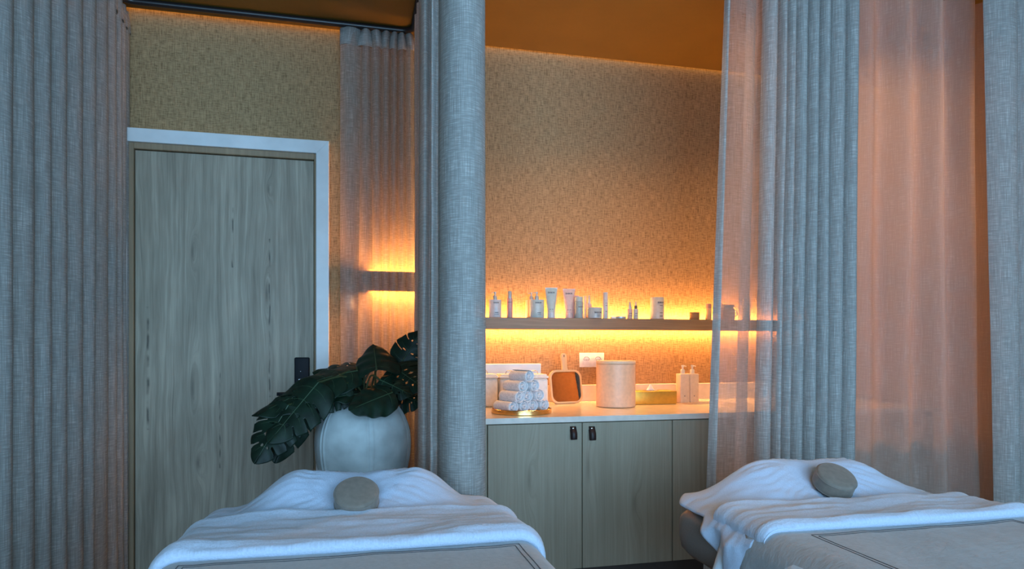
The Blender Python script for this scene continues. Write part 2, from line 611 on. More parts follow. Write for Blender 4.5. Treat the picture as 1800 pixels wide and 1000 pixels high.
# lock
l0 = pt(519, 628, WY); l1 = pt(545, 700, WY)
lk = struct('door_lock', box(B(), l0.x, l1.x, WY - 0.05, WY - .021, l1.z, l0.z, 0.006, 3), BLACK_PLASTIC, door, True)
bm = B()
zb = pt(530, 666, WY).z
box(bm, l0.x + .02, l0.x + .042, WY - 0.0515, WY - .0495, zb - .002, zb + .002)
lathe(bm, [(0, 0), (.0018, 0), (.0018, .001), (0, .001)], 10, mtx=Matrix.Translation((l0.x + .03, WY - .0512, pt(530, 652, WY).z)) @ Matrix.Rotation(PI / 2, 4, 'X'))
struct('lock_marking', bm, PALE_MARK, lk)  # pale bar and dot on the lock face
bm = B()
zh = pt(530, 690, WY).z
tube(bm, [(l0.x + .035, WY - .05, zh), (l0.x + .035, WY - .08, zh), (l0.x + .02, WY - .088, zh), (l0.x - .08, WY - .088, zh)], .009, 10)
struct('lock_lever', bm, BLACK_PLASTIC, lk)

# ------------------------------------------------------------------ curtain track
bm = B()
TY, TXA, TXC = 3.42, -1.07, 0.285
def arc(cx, cy, r, a0, a1, n=6):
    return [(cx + r * math.cos(a0 + (a1 - a0) * i / n), cy + r * math.sin(a0 + (a1 - a0) * i / n)) for i in range(n + 1)]
path = [(TXA, 0.6)] + arc(TXA + .06, TY - .06, .06, PI, PI / 2) + arc(TXC - .06, TY - .06, .06, PI / 2, 0) + [(TXC, 1.95)]
tube(bm, [(x, y, H - 0.016) for x, y in path], 0.015, 10)
tr = obj('curtain_track', bm, BLACK)
tag(tr, 'black curved ceiling rail above the door carrying the grey curtains', 'curtain rail')
bm = B()
tube(bm, [(1.3, 2.40, H - .012), (XR - .01, 2.40, H - .012)], 0.011, 10)
tag(obj('curtain_track', bm, BLACK), 'black ceiling rail over the right hand curtains behind the right massage table', 'curtain rail')

# ------------------------------------------------------------------ curtains
ZT = H - 0.03
def curtain_mesh(top, bot, z0, z1, nz=22, wob=0.004, seed=0):
    # arc length u from the mid polyline
    n = len(top)
    u = [0.0]
    for i in range(1, n):
        a = Vector(((top[i - 1][0] + bot[i - 1][0]) / 2, (top[i - 1][1] + bot[i - 1][1]) / 2))
        b = Vector(((top[i][0] + bot[i][0]) / 2, (top[i][1] + bot[i][1]) / 2))
        u.append(u[-1] + (b - a).length)
    P, U = [], []
    for k in range(nz + 1):
        t = k / nz
        z = z1 + (z0 - z1) * t
        row, ru = [], []
        for i in range(n):
            w = wob * sstep(0, .3, t)
            nx = mnoise.noise(Vector((u[i] * 5, z * 1.3, seed))) * w
            ny = mnoise.noise(Vector((u[i] * 5, z * 1.3, seed + 9.1))) * w
            row.append(Vector((top[i][0] * (1 - t) + bot[i][0] * t + nx, top[i][1] * (1 - t) + bot[i][1] * t + ny, z)))
            ru.append((u[i] + seed * 1.37, z + seed * .71))
        P.append(row); U.append(ru)
    bm = B()
    grid(bm, P, U)
    return bm

def folds(base, nrm, amps, K=14, power=0.62):
    out = []
    for i in range(len(base) - 1):
        a, b = Vector(base[i]), Vector(base[i + 1])
        am = amps[i % len(amps)] if isinstance(amps, (list, tuple)) else amps
        for k in range(K if i < len(base) - 2 else K + 1):
            t = k / K
            tt = 0.5 - 0.5 * math.cos(PI * t)
            s = math.sin(PI * tt) ** power if 0 < tt < 1 else 0.0
            p = a.lerp(b, tt) + Vector(nrm) * am * s
            out.append((p.x, p.y))
    return out

def make_curtain(label, top, bot, z0=0.012, z1=ZT, seed=0, heading=None, wob=.004, nz=22, mat=None):
    o = obj('curtain', curtain_mesh(top, bot, z0, z1, nz, wob, seed), mat or LINEN, angle=180)
    tag(o, label, 'curtain', 'grey linen curtains')
    if heading:
        bm = curtain_mesh(top, bot, z1 - heading, z1 + .001, 2, 0, seed)
        for v in bm.verts: pass
        h = obj('heading_tape', bm, LINEN_DENSE, o, angle=180)
        m = h.modifiers.new('thick', 'SOLIDIFY'); m.thickness = .004; m.offset = 0
        h['label'] = 'smooth double stitched heading band'
    return o

# left curtain, running towards the wall along the side of the door
gA_t = [-330, -250, -190, -140, -100, -65, -28, 10, 47, 77, 106, 134, 158, 180, 195, 205, 213, 224]
gA_b = [-330, -250, -190, -140, -100, -65, -28, 8, 49, 77, 105, 135, 152, 182, 198, 210, 217, 225]
ampA = [.050] * 11 + [.05, .045, .04, .035, .03, .022]
XA = -1.085
top = folds([(XA, yat(p, XA)) for p in gA_t], (1, -0.25), ampA)
bot = folds([(XA, yat(p, XA)) for p in gA_b], (1, -0.25), ampA)
make_curtain('grey linen curtain with deep regular folds left of the wooden door', top, bot, seed=1, heading=.09)

# curtain on the wall behind the plant
gB_t = [598, 635, 652, 671, 687, 700, 712, 726]
gB_b = [598, 625, 658, 671, 683, 698, 717, 731]
YB = 3.44
top = folds([(xat(p, YB), YB) for p in gB_t], (0, -1), .03, power=.8)
bot = folds([(xat(p, YB), YB) for p in gB_b], (0, -1), .03, power=.8)
make_curtain('linen curtain behind the potted plant glowing amber from the light behind it', top, bot, seed=2, heading=.085, mat=AMBER)

# gathered curtain between door and counter
zz = [(.30, 3.33)]
y = 3.27
s = 1
while y > 2.46:
    zz.append((.308 + .033 * s, y)); s = -s; y -= .055
pC = zz + [(.232, 2.39), (.214, 2.32), (.226, 2.265), (.25, 2.28), (.243, 2.22), (.240, 2.165), (.262, 2.175), (.262, 2.115), (.283, 2.06), (.325, 2.03), (.368, 2.045), (.40, 2.09), (.408, 2.15), (.39, 2.2), (.36, 2.23), (.30, 2.20), (.285, 2.14), (.32, 2.09), (.37, 2.11), (.375, 2.16), (.34, 2.19), (.31, 2.16), (.33, 2.12)]
pCt = [(x + (.004 if y < 2.35 else 0), y) for x, y in pC]
pCb = [(x - (.004 if (y < 2.4 and x < .3) else 0) + (.004 if x > .38 else 0), y) for x, y in pC]
make_curtain('thick gathered blue grey linen curtain hanging between the door and the counter', catmull(pCt, 6), catmull(pCb, 6), seed=3)

# right hand curtains
YE = 2.36
left_t = [(1277, 0), (1283, -.02), (1300, -.04), (1322, -.035), (1331, -.01), (1322, .02), (1314, .03), (1322, .045), (1334, .04), (1342, .02)]
left_b = [(1232, 0), (1245, -.02), (1268, -.03), (1290, -.02), (1305, 0.0), (1296, .02), (1284, .03), (1292, .045), (1305, .04), (1320, .02)]
def plan(L): return [(xat(p, YE + d), YE + d) for p, d in L]
gE_t = [1342, 1367, 1381, 1397, 1418, 1438, 1457, 1484, 1507]
gE_b = [1320, 1346, 1362, 1381, 1404, 1425, 1447, 1472, 1496]
def e1(left, g):
    a = catmull(plan(left), 6)
    b = folds([(xat(p, YE + .02), YE + .02) for p in g], (-.1, -1), .046)
    # the layers tucked behind the bunched folds
    c = [(xat(g[-1] - 4, YE + .05), YE + .05)]
    gg = g[::-1]
    for i in range(len(gg) - 1):
        m = (gg[i] + gg[i + 1]) / 2
        c.append((xat(m, YE + .085), YE + .085))
        c.append((xat(gg[i + 1], YE + .05), YE + .05))
    return a[:-1] + b + catmull(c, 4)[:-14]
eo = make_curtain('blue grey gathered curtain with a sheer left edge beside the product shelf', e1(left_t, gE_t), e1(left_b, gE_b), seed=4, mat=VOILE)
# double hem along its leading edge
hem_t = [(1277, -.004), (1283, -.024), (1287, -.03)]
hem_b = [(1232, -.004), (1245, -.024), (1250, -.026)]
eo.data.materials.append(LINEN)
nsheer = len(catmull(plan(left_t), 6)) - 1
ncol = len(e1(left_t, gE_t)) - 1
for p in eo.data.polygons:
    if p.index % ncol >= nsheer: p.material_index = 1
h = obj('side_hem', curtain_mesh(catmull(plan(hem_t), 4), catmull(plan(hem_b), 4), .012, ZT, 22, 0, 5), LINEN_DENSE, eo, angle=180)

gF_t = [1496, 1542, 1604, 1655, 1707, 1745]
gF_b = [1470, 1540, 1600, 1668, 1712, 1770]
YG = 2.52
top = folds([(xat(p, YG), YG) for p in gF_t], (0, -1), [.05, .09, .08, .09, .06], power=2.2)
bot = folds([(xat(p, YG), YG) for p in gF_b], (0, -1), [.06, .08, .09, .09, .06], power=2.2)
make_curtain('sheer pink lit curtain panel with wide soft folds behind the right massage table', top, bot, seed=6, wob=.012, mat=SHEER)

gH_t = [1727, 1783, 1835, 1890, 1940, 2000]
gH_b = [1751, 1788, 1838, 1890, 1940, 2000]
YH = 2.32
top = folds([(xat(p, YH), YH) for p in gH_t], (0, -1), .06, power=.75)
bot = folds([(xat(p, YH), YH) for p in gH_b], (0, -1), .06, power=.75)
make_curtain('grey linen curtain column at the far right edge overlapping the pink lit panel', top, bot, seed=8)

# ------------------------------------------------------------------ shelves with light strips
def led_shelf(name, label, x0, x1, z0, z1, depth, m_up=None, m_low=None):
    t = thing(name, label, 'shelf', ((x0 + x1) / 2, WY, z0))
    hw = (x1 - x0) / 2
    hh = z1 - z0
    g1, g2 = -.052, -.014            # channel between board and rear batten, a light strip at its top and bottom
    bm = B()
    box(bm, -hw, hw, -depth, g1, 0, hh, .002, 1)
    box(bm, -hw, hw, g2, -.001, .012, hh - .012)
    box(bm, -hw, -hw + .03, g1 - .001, -.001, 0, hh)
    box(bm, hw - .03, hw, g1 - .001, -.001, 0, hh)
    box(bm, -hw + .03, hw - .03, g1 - .001, g2, .010, hh - .0085)
    obj('board', bm, SHELF_WOOD, t, False)
    obj('light_strip', box(B(), -hw + .032, hw - .032, g1 + .004, g2 - .002, hh - .008, hh - .005), m_up or LED_MAT, t, False)
    obj('light_strip', box(B(), -hw + .032, hw - .032, g1 + .004, g2 - .002, .0055, .0095), m_low or LED_LOW_MAT, t, False)
    return t
SZ0, SZ1 = EYE + .099, EYE + .1605
led_shelf('floating_shelf', 'long dark wood floating shelf holding skincare bottles, lit amber from behind', 0.52, 2.75, SZ0, SZ1, .14)
led_shelf('floating_shelf', 'lit floating shelf half hidden behind the amber glowing curtain', 0.035, 0.42, EYE + .295, EYE + .395, .075, LED_SMALL_MAT, LED_SMALL_MAT)

# wall switch behind that curtain
a, b = pt(606, 519, WY), pt(622, 545, WY)
sw = thing('wall_switch', 'small white wall switch seen through the glowing curtain near the door frame', 'switch', (a.x, WY, b.z))
obj('plate', box(B(), 0, b.x - a.x, -.010, -.0005, 0, a.z - b.z, .002), PLATE, sw)
obj('rocker', box(B(), .01, b.x - a.x - .01, -.014, -.0095, .015, a.z - b.z - .015, .001), PLATE, sw)

# ------------------------------------------------------------------ cabinet and worktop
CZ = EYE - .302
CYF = 2.754
CX0, CX1 = 0.48, 2.85
g0, g1, g2 = xat(857, CYF + .012), xat(1023.5, CYF + .012), xat(1182, CYF + .012)
g3 = g2 + .425
zb = EYE - (1000 - HZ) / FPX * (ST * g1 + CT * CYF)
cab = thing('base_cabinet', 'pale oak veneer base cabinet with leather tab handles under the white worktop', 'cabinet', (0, 0, 0))
TK = .024
bm = B()
box(bm, CX0, g0 - .003, CYF + .012, CYF + .034, zb, CZ - TK)
box(bm, CX0, CX1, CYF + .034, WY - .003, zb, CZ - TK)
obj('carcass', bm, CAB_WOOD, cab, False)
obj('plinth', box(B(), CX0 + .01, CX1 - .01, CYF + .09, WY - .01, 0, zb), plain('dark_plinth', (0.07, 0.05, 0.04), 0.6), cab, False)
for i, (a, b) in enumerate(((g0, g1), (g1, g2), (g2, g3), (g3, CX1))):
    d = obj('door', box(B(), a + .0018, b - .0018, CYF + .012, CYF + .0325, zb, CZ - TK - .006, .001, 1), CAB_WOOD, cab, False)
    if i < 2:
        px, py0, py1 = ((1008.5, 750, 772), (1041.5, 750, 773))[i]
        p0, p1 = pt(px, py0, CYF), pt(px, py1, CYF)
        w = .0135
        bm = B()
        # folded leather loop
        pr = [(-.002, p0.z), (-.0095, p0.z - .012), (-.019, (p0.z + p1.z) / 2), (-.021, p1.z + .006), (-.017, p1.z), (-.011, p1.z + .006), (-.008, (p0.z + p1.z) / 2), (-.0005, p0.z - .014)]
        pr = catmull([(q[0], q[1]) for q in pr], 4)
        P = [[Vector((p0.x - w + .004 * (k / (len(pr) - 1)) * (1 if k < len(pr) / 2 else 0), CYF + .012 + q[0], q[1])),
              Vector((p0.x + w, CYF + .012 + q[0], q[1]))] for k, q in enumerate(pr)]
        grid(bm, P)
        hd = obj('handle', bm, LEATHER, d)
        m = hd.modifiers.new('thick', 'SOLIDIFY'); m.thickness = .003; m.offset = 0
        hd['label'] = 'dark brown folded leather tab'
        bm = B()
        lathe(bm, [(0, 0), (.0058, 0), (.0055, .0025), (.003, .0042), (0, .0046)], 16,
              mtx=Matrix.Translation((p0.x - .001, CYF + .005, p0.z - .008)) @ Matrix.Rotation(PI / 2, 4, 'X'))
        obj('rivet', bm, STEEL, hd)

# worktop with a sink cut-out
skx0, skx1 = pt(1206, 709, 3.2).x, 1.98
sky0, sky1 = 3.03, 3.36
wt = thing('worktop', 'white polished stone worktop lying on the oak cabinet', 'worktop', (0, 0, 0))
bm = B()
TB = CZ - TK
box(bm, CX0 - .01, skx0, CYF, WY - .001, TB, CZ)
box(bm, skx1, CX1 + .01, CYF, WY - .001, TB, CZ)
box(bm, skx0, skx1, CYF, sky0, TB, CZ)
box(bm, skx0, skx1, sky1, WY - .001, TB, CZ)
bmesh.ops.remove_doubles(bm, verts=bm.verts, dist=1e-5)
obj('slab', bm, STONE, wt, False)
bm = B()
bt = .15
box(bm, skx0, skx1, sky0, sky1, CZ - TK + .004, CZ - TK + .008)
obj('sink_basin', bm, STONE, wt, False)
bz = EYE - (675 - HZ) / FPX * (ST * dx(1100) + CT * WY)
obj('upstand', box(B(), CX0, CX1, WY - .018, WY - .001, CZ + .0005, bz, .001, 1), STONE, wt, False)
a, b = pt(951, 639, WY - .06), pt(952, 706, WY - .06)
bp = obj('backing_panel', box(B(), CX0, a.x, WY - .06, WY - .02, CZ + .0005, a.z, .002, 1), WHITE, smooth=False)
tag(bp, 'glossy white upright panel against the wall behind the lidded canisters', 'panel')

# double socket
a, b = pt(1018, 620, WY), pt(1061, 645, WY)
so = thing('wall_socket', 'white double power socket on the wall above the hand mirror', 'socket', (a.x, WY, b.z))
W2, H2 = b.x - a.x, a.z - b.z
obj('plate', box(B(), 0, W2, -.009, -.0005, 0, H2, .002), PLATE, so)
for k in range(2):
    cx = W2 * (.27 + .47 * k)
    bm = B()
    box(bm, cx - .024, cx + .024, -.0125, -.0085, H2 / 2 - .025, H2 / 2 + .025, .0015)
    ins = obj('socket_insert', bm, PLATE, so)
    bm = B()
    M = Matrix.Translation((cx, -.0126, H2 / 2)) @ Matrix.Rotation(PI / 2, 4, 'X')
    tube(bm, [(cx + .018 * math.cos(t), -.0128, H2 / 2 + .018 * math.sin(t)) for t in [PI * i / 12 for i in range(13)]], .0011, 6)
    for hx in (-.0095, 0, .0095):
        lathe(bm, [(0, 0), (.0024, 0), (.0024, .0006), (0, .0006)], 10, mtx=Matrix.Translation((cx + hx, -.0126, H2 / 2)) @ Matrix.Rotation(PI / 2, 4, 'X'))
    obj('pin_hole', bm, DARKHOLE, ins)

# ------------------------------------------------------------------ canisters
def canister(label, px0, px1, Yc, tagmark=False):
    x0, x1 = xat(px0, Yc), xat(px1, Yc)
    w = (x1 - x0) / 2
    ztop = pt((px0 + px1) / 2, 659.5, Yc).z
    h = ztop - CZ
    dpt = .065
    t = thing('canister', label, 'canister', ((x0 + x1) / 2, Yc + dpt, CZ + .001), 0, 'lidded white canisters')
    bm = B()
    box(bm, -w + .002, w - .002, -dpt + .004, dpt - .004, 0, h - .018, .012, 4)
    obj('body', bm, CERAMIC, t)
    bm = B()
    box(bm, -w, w, -dpt, dpt, h - .0175, h - .004, .005, 3)
    box(bm, -w + .008, w - .008, -dpt + .008, dpt - .008, h - .006, h + .004, .004, 3)
    lid = obj('lid', bm, CERAMIC, t)
    bm = B()
    hy = 0
    tube(bm, [(-.02, hy, h + .003), (-.017, hy, h + .016), (-.012, hy, h + .02), (.012, hy, h + .02), (.017, hy, h + .016), (.022, hy, h + .003)], .0018, 8)
    obj('handle', bm, STEEL, lid)
    if tagmark:
        bm = B()
        box(bm, -.004, .012, -dpt + .0005, -dpt + .0045, h * .38, h * .48, .0005, 1)
        obj('label_holder', bm, CERAMIC, t)
    return t
canister('white lidded canister leftmost of the row, cut off by the gathered curtain', 832, 876.5, 3.28, True)
canister('white lidded canister in the middle of the row behind the towel pile', 878.5, 922.5, 3.28)
canister('white lidded canister nearest the hand mirror, last of the row', 923.5, 965, 3.28)

# ------------------------------------------------------------------ tray of towels
ty = 2.97
tc = xat(916.5, ty)
tr_ = thing('tray', 'round brass rimmed tray carrying a pyramid of rolled white towels', 'tray', (tc, ty, CZ + .0005))
rt = (xat(968, ty) - xat(865, ty)) / 2
lathe(B(), [], 3).free()
obj('tray_rim', lathe(B(), [(rt - .006, .003), (rt - .002, 0), (rt, .002), (rt, .020), (rt - .002, .022), (rt - .004, .020), (rt - .004, .005), (rt - .006, .003)], 64), BRASS, tr_)
obj('tray_base', lathe(B(), [(0, .001), (rt - .005, .001), (rt - .005, .006), (0, .006)], 64), BRASS, tr_)

def roll_mesh(r, L, seed):
    """towel rolled around X axis, spiral visible on the end"""
    bm = B()
    turns = 3.2
    n = 72
    pts = []
    for i in range(n + 1):
        t = i / n
        a = turns * 2 * PI * t
        rr = r * (0.16 + 0.84 * t)
        pts.append((rr * math.cos(a), rr * math.sin(a)))
    th = r * .84 / turns * .5
    m = 7
    P, U = [], []
    for i in range(n + 1):
        row = []
        for j in range(m):
            x = -L / 2 + L * j / (m - 1)
            t = i / n
            w = 1 + .02 * mnoise.noise(Vector((x * 40, i * .25, seed)))
            rag = (.006 * math.sin(t * 7 + seed) * (1 if j == m - 1 else 0) + (.004 * (1 - t) if j == m - 1 else 0))
            row.append(Vector((x + rag, pts[i][0] * w, pts[i][1] * w)))
        P.append(row)
    grid(bm, P)
    return bm
rr = .0280
first = None
rows = [4, 3, 2, 1]
ztow = CZ + .0068
ORD = ['leftmost', 'second from the left', 'third from the left', 'rightmost']
RN = {4: 'bottom row', 3: 'second row up', 2: 'third row up', 1: 'top'}
yaw = math.radians(-64)
axis = Vector((math.cos(yaw), math.sin(yaw)))
perp = Vector((-axis.y, axis.x))
for ri, n in enumerate(rows):
    for k in range(n):
        off = (k - (n - 1) / 2) * (rr * 2.03)
        # stack spread along the direction across the rolls
        base = Vector((tc - .004, ty + .01)) + perp * off * 1.06
        slide = [-.0, .006, -.004, .004][(k + ri) % 4]
        lx = base.x + axis.x * slide
        ly = base.y + axis.y * slide
        lz = ztow + rr + ri * rr * 1.62
        if n == 1: lab = 'rolled white towel alone on top of the towel pyramid'
        elif n == 2: lab = 'rolled white towel in the %s of the pyramid, %s one' % (RN[n], ['left', 'right'][k])
        elif n == 3: lab = 'rolled white towel in the %s of the pyramid, %s' % (RN[n], ['left', 'middle', 'right'][k])
        else: lab = 'rolled white towel in the %s of the pyramid, %s' % (RN[n], ORD[k])
        rotx = random.uniform(-.6, .6) + PI * .1
        if first is None:
            first = obj('rolled_towel', roll_mesh(rr, .125, 1.3), ROLLTOWEL, angle=180)
            m = first.modifiers.new('thick', 'SOLIDIFY'); m.thickness = .0052; m.offset = 0
            m = first.modifiers.new('sub', 'SUBSURF'); m.levels = 1; m.render_levels = 1
            tag(first, lab, 'towel', 'rolled towels on the tray')
            o = first
        else:
            o = first.copy(); COL.objects.link(o)
            o['label'] = lab
        o.location = (lx, ly, lz)
        o.rotation_euler = (rotx, 0, yaw + random.uniform(-.06, .06))

# ------------------------------------------------------------------ hand mirror leaning on the upstand
YM = 3.40
mb = pt(997, 707, YM)
mw = (xat(1028, YM) - xat(966.5, YM)) / 2
mh = (pt(997, 649, YM) - pt(997, 708, YM)).z
hh = (pt(997, 619, YM) - pt(997, 708, YM)).z
mi = thing('hand_mirror', 'square hand mirror with rounded beech frame and handle leaning on the wall', 'mirror', (mb.x, YM, CZ + .001))
mi.rotation_euler = (math.radians(-9), 0, math.radians(13))
def rrect(w, h, r, n=8, cx=0, cz=0):
    out = []
    for (sx, sz, a0) in ((1, 1, 0), (-1, 1, PI / 2), (-1, -1, PI), (1, -1, 3 * PI / 2)):
        for i in range(n + 1):
            a = a0 + PI / 2 * i / n
            out.append((cx + sx * (w - r) + r * math.cos(a), cz + sz * (h - r) + r * math.sin(a)))
    return out
def extrude_outline(bm, out, y0, y1, bev=0.0):
    t = bmesh.new()
    f = t.faces.new([t.verts.new((x, y0, z)) for x, z in out])
    r = bmesh.ops.extrude_face_region(t, geom=[f])
    for v in [g for g in r['geom'] if isinstance(g, bmesh.types.BMVert)]:
        v.co.y = y1
    bmesh.ops.recalc_face_normals(t, faces=t.faces)
    if bev:
        es = [e for e in t.edges if abs(e.verts[0].co.y - e.verts[1].co.y) < 1e-6]
        bmesh.ops.bevel(t, geom=es, offset=bev, segments=2, profile=.5, affect='EDGES')
    merge(bm, t)
    return bm
def ring(bm, o1, o2, y0, y1):
    t = bmesh.new()
    n = len(o1)
    A = [t.verts.new((x, y0, z)) for x, z in o1]; A2 = [t.verts.new((x, y1, z)) for x, z in o1]
    Bv = [t.verts.new((x, y0, z)) for x, z in o2]; B2 = [t.verts.new((x, y1, z)) for x, z in o2]
    for i in range(n):
        j = (i + 1) % n
        t.faces.new((A[i], A[j], Bv[j], Bv[i])); t.faces.new((A2[i], B2[i], B2[j], A2[j]))
        t.faces.new((A[i], A2[i], A2[j], A[j])); t.faces.new((Bv[i], Bv[j], B2[j], B2[i]))
    bmesh.ops.recalc_face_normals(t, faces=t.faces)
    merge(bm, t)
out1 = rrect(mw, mh / 2, .042, 8, 0, mh / 2)
out2 = rrect(mw - .010, mh / 2 - .010, .036, 8, 0, mh / 2)
bm = B()
ring(bm, out1, out2, -.008, .008)
obj('frame', bm, BEECH, mi)
bm = B()
hw = .0165
outh = [(-.019, mh - .004), (-.0155, mh + .012), (-.0150, mh + .03), (-.0170, hh - .03), (-.0172, hh - .015), (-.0125, hh - .004), (-.005, hh), (.005, hh),
        (.0125, hh - .004), (.0172, hh - .015), (.0170, hh - .03), (.0150, mh + .03), (.0155, mh + .012), (.019, mh - .004)]
extrude_outline(bm, outh, -.0075, .0075, .002)
hn = obj('handle', bm, BEECH, mi)
bm = B()
box(bm, -.002, .002, -.0082, -.007, hh - .022, hh - .014, .0008, 1)
lathe(bm, [(0, 0), (.003, 0), (.003, .0008), (0, .0008)], 12, mtx=Matrix.Translation((0, -.0076, hh - .013)) @ Matrix.Rotation(PI / 2, 4, 'X'))
obj('hanging_hole', bm, DARKHOLE, hn)
bm = B()
extrude_outline(bm, out2, -.003, .004)
obj('mirror_glass', bm, MIRROR, mi, False)

# ------------------------------------------------------------------ round canister, tissue box, dispensers
YC = 3.17
cr = (xat(1115.5, YC) - xat(1050, YC)) / 2 * .985
cx = xat(1082.5, YC)
ch = pt(1082, 634, YC).z - CZ
ca = thing('storage_drum', 'large blush cylindrical drum with lid standing beside the tissue box', 'container', (cx, YC, CZ + .001))
obj('body', lathe(B(), [(0, .001), (cr - .004, .001), (cr - .001, .004), (cr - .001, ch - .018), (cr - .004, ch - .016), (0, ch - .016)], 64), PINKBEIGE, ca)
obj('lid', lathe(B(), [(cr - .003, ch - .0155), (cr, ch - .0150), (cr, ch - .003), (cr - .003, ch), (0, ch)], 64), CANIN, ca)

YT = 3.24
tx0, tx1 = xat(1116, YT), xat(1190, YT)
th_ = pt(1150, 688, YT).z - CZ
tb = thing('tissue_box', 'long flat gold tissue box with a white tissue pulled up', 'tissue box', ((tx0 + tx1) / 2, YT + .06, CZ + .001))
hw = (tx1 - tx0) / 2
obj('box_body', box(B(), -hw, hw, -.06, .06, 0, th_, .003, 2), GOLD, tb)
bm = B()
P = []
for i in range(13):
    t = i / 12
    row = []
    for j in range(7):
        s_ = j / 6
        hgt = .036 * (1 - abs(t - .45) * 1.9) if abs(t - .45) < .5 else 0
        hgt = max(0, hgt) * s_
        row.append(Vector(((t - .5) * .066 * (1 - .35 * s_), .004 * math.sin(t * 9) * s_ + .012 * (s_ - .5), th_ + .0006 + hgt + .001 * math.sin(t * 20))))
    P.append(row)
grid(bm, P)
o = obj('tissue', bm, TISSUE, tb); m = o.modifiers.new('thick', 'SOLIDIFY'); m.thickness = .0012
obj('slot', box(B(), -.045, .045, -.012, .012, th_ - .0005, th_ + .0007), DARKHOLE, tb, False)

def pump_head(bm, r, h0, hpump, facing=-1):
    """collar + stem + nozzle on top of z=h0"""
    lathe(bm, [(0, h0), (r, h0), (r, h0 + hpump * .42), (r * .8, h0 + hpump * .5), (r * .42, h0 + hpump * .52), (r * .42, h0 + hpump * .78), (r * .62, h0 + hpump * .8), (r * .62, h0 + hpump), (0, h0 + hpump)], 20)
    tube(bm, [(0, 0, h0 + hpump * .9), (facing * r * .8, 0, h0 + hpump * .9), (facing * r * 1.7, 0, h0 + hpump * .84)], [r * .28, r * .26, r * .2], 8)

def dispenser(label, px0, px1):
    Y = 3.30
    x0, x1 = xat(px0, Y), xat(px1, Y)
    w = (x1 - x0) / 2
    h = pt(1200, 657, Y).z - CZ
    hp = pt(1200, 643, Y).z - CZ - h
    t = thing('soap_dispenser', label, 'dispenser', ((x0 + x1) / 2, Y, CZ + .001), 0, 'square pump dispensers on the worktop')
    obj('bottle', box(B(), -w, w, -w, w, 0, h, .004, 3), DISP, t)
    bm = B(); pump_head(bm, .0125, h - .0005, hp + .004, 1)
    obj('pump', bm, CERAMIC, t)
    bm = B(); lathe(bm, [(0, 0), (.0028, 0), (.0028, .0008), (0, .0008)], 10, mtx=Matrix.Translation((-.002, -w - .0002, h * .24)) @ Matrix.Rotation(PI / 2, 4, 'X'))
    obj('badge', bm, INK, t)
dispenser('cream square pump dispenser next to the gold tissue box', 1192, 1208)
dispenser('cream square pump dispenser beside the sink, right of its twin', 1209, 1224.5)

# ------------------------------------------------------------------ skincare products on the shelf
def lettering(text, size, w_max, mat, parent, loc, rotz=0, name='lettering'):
    cu = bpy.data.curves.new('txt', 'FONT')
    cu.body = text
    cu.size = size
    cu.align_x = 'CENTER'
    cu.align_y = 'CENTER'
    cu.extrude = .00015
    cu.offset = size * .025
    to = bpy.data.objects.new('txt', cu)
    COL.objects.link(to)
    bpy.context.view_layer.update()
    dg = bpy.context.evaluated_depsgraph_get()
    me = bpy.data.meshes.new_from_object(to.evaluated_get(dg))
    bpy.data.objects.remove(to)
    xs = [v.co.x for v in me.vertices]
    k = w_max / (max(xs) - min(xs)) if xs else 1
    me.transform(Matrix.Rotation(PI / 2, 4, 'X') @ Matrix.Scale(k, 4))
    me.materials.clear(); me.materials.append(mat)
    o = bpy.data.objects.new(name, me)
    COL.objects.link(o)
    o.parent = parent
    o.location = loc
    o.rotation_euler = (0, 0, rotz)
    return o

def dashes(parent, rows, y):
    for (xc, z, w, h) in rows:
        bm = B()
        box(bm, xc - w / 2, xc + w / 2, y - .0006, y + .0004, z - h / 2, z - h / 2 + .0008)
        n = max(2, int(w / .004))
        for i in range(n):
            a = xc - w / 2 + w * i / n
            box(bm, a, a + w / n * .7, y - .0006, y + .0004, z - h / 2 + .0004, z + h / 2)
        obj('small_print', bm, INK, parent, False)

YS = 3.445
FACE = -TH * .9
def prod(name, label, px0, px1, py_top, cat, Y=YS, group='skincare products on the shelf'):
    x0, x1 = xat(px0, Y), xat(px1, Y)
    t = thing(name, label, cat, ((x0 + x1) / 2, Y, SZ1 + .0006), FACE, group)
    h = pt((px0 + px1) / 2, py_top, Y).z - SZ1
    return t, (x1 - x0) / 2, h

def zof(px, py, Y=YS): return pt(px, py, Y).z - SZ1

def pump_bottle(label, px0, px1, py_body, py_top, mat, Y=YS, oval=.62, pr=.0115, text=True, lower=False):
    t, w, h = prod('pump_bottle', label, px0, px1, py_body, 'bottle', Y)
    hp = zof((px0 + px1) / 2, py_top, Y) - h
    obj('bottle', lathe(B(), [(0, 0), (w * .96, 0), (w, .002), (w, h - .002), (w * .97, h), (0, h)], 40, 1, oval), mat, t)
    bm = B(); pump_head(bm, pr, h - .0004, hp, -1)
    obj('pump', bm, PSILV, t)
    if text:
        lettering('BABOR', .01, w * .85, INK, t, (w * .18, -w * oval - .0007, h * .82))
        if lower:
            dashes(t, [(w * .25, h * .27, w * .6, .004), (w * .25, h * .17, w * .7, .002)], -w * oval * .97)
    return t

pump_bottle('white pump bottle at the left end of the shelf beside the curtain', 859.5, 881, 527, 513, PWHITE, lower=True)
t, w, h = prod('slim_bottle', 'slim pink bottle with grey cap next to the leftmost pump bottle', 891, 901, 525, 'bottle')
obj('bottle', lathe(B(), [(0, 0), (w * .95, 0), (w, .002), (w, h), (w * .7, h + .001), (0, h + .001)], 28), PPINK, t)
hc = zof(896, 512)
obj('cap', lathe(B(), [(0, h + .0012), (w * .72, h + .0012), (w * .72, hc - .004), (w * .55, hc), (0, hc)], 24), PSILV, t)
lettering('BABOR', .008, w * 1.3, INK, t, (0, -w - .0002, h * .80))

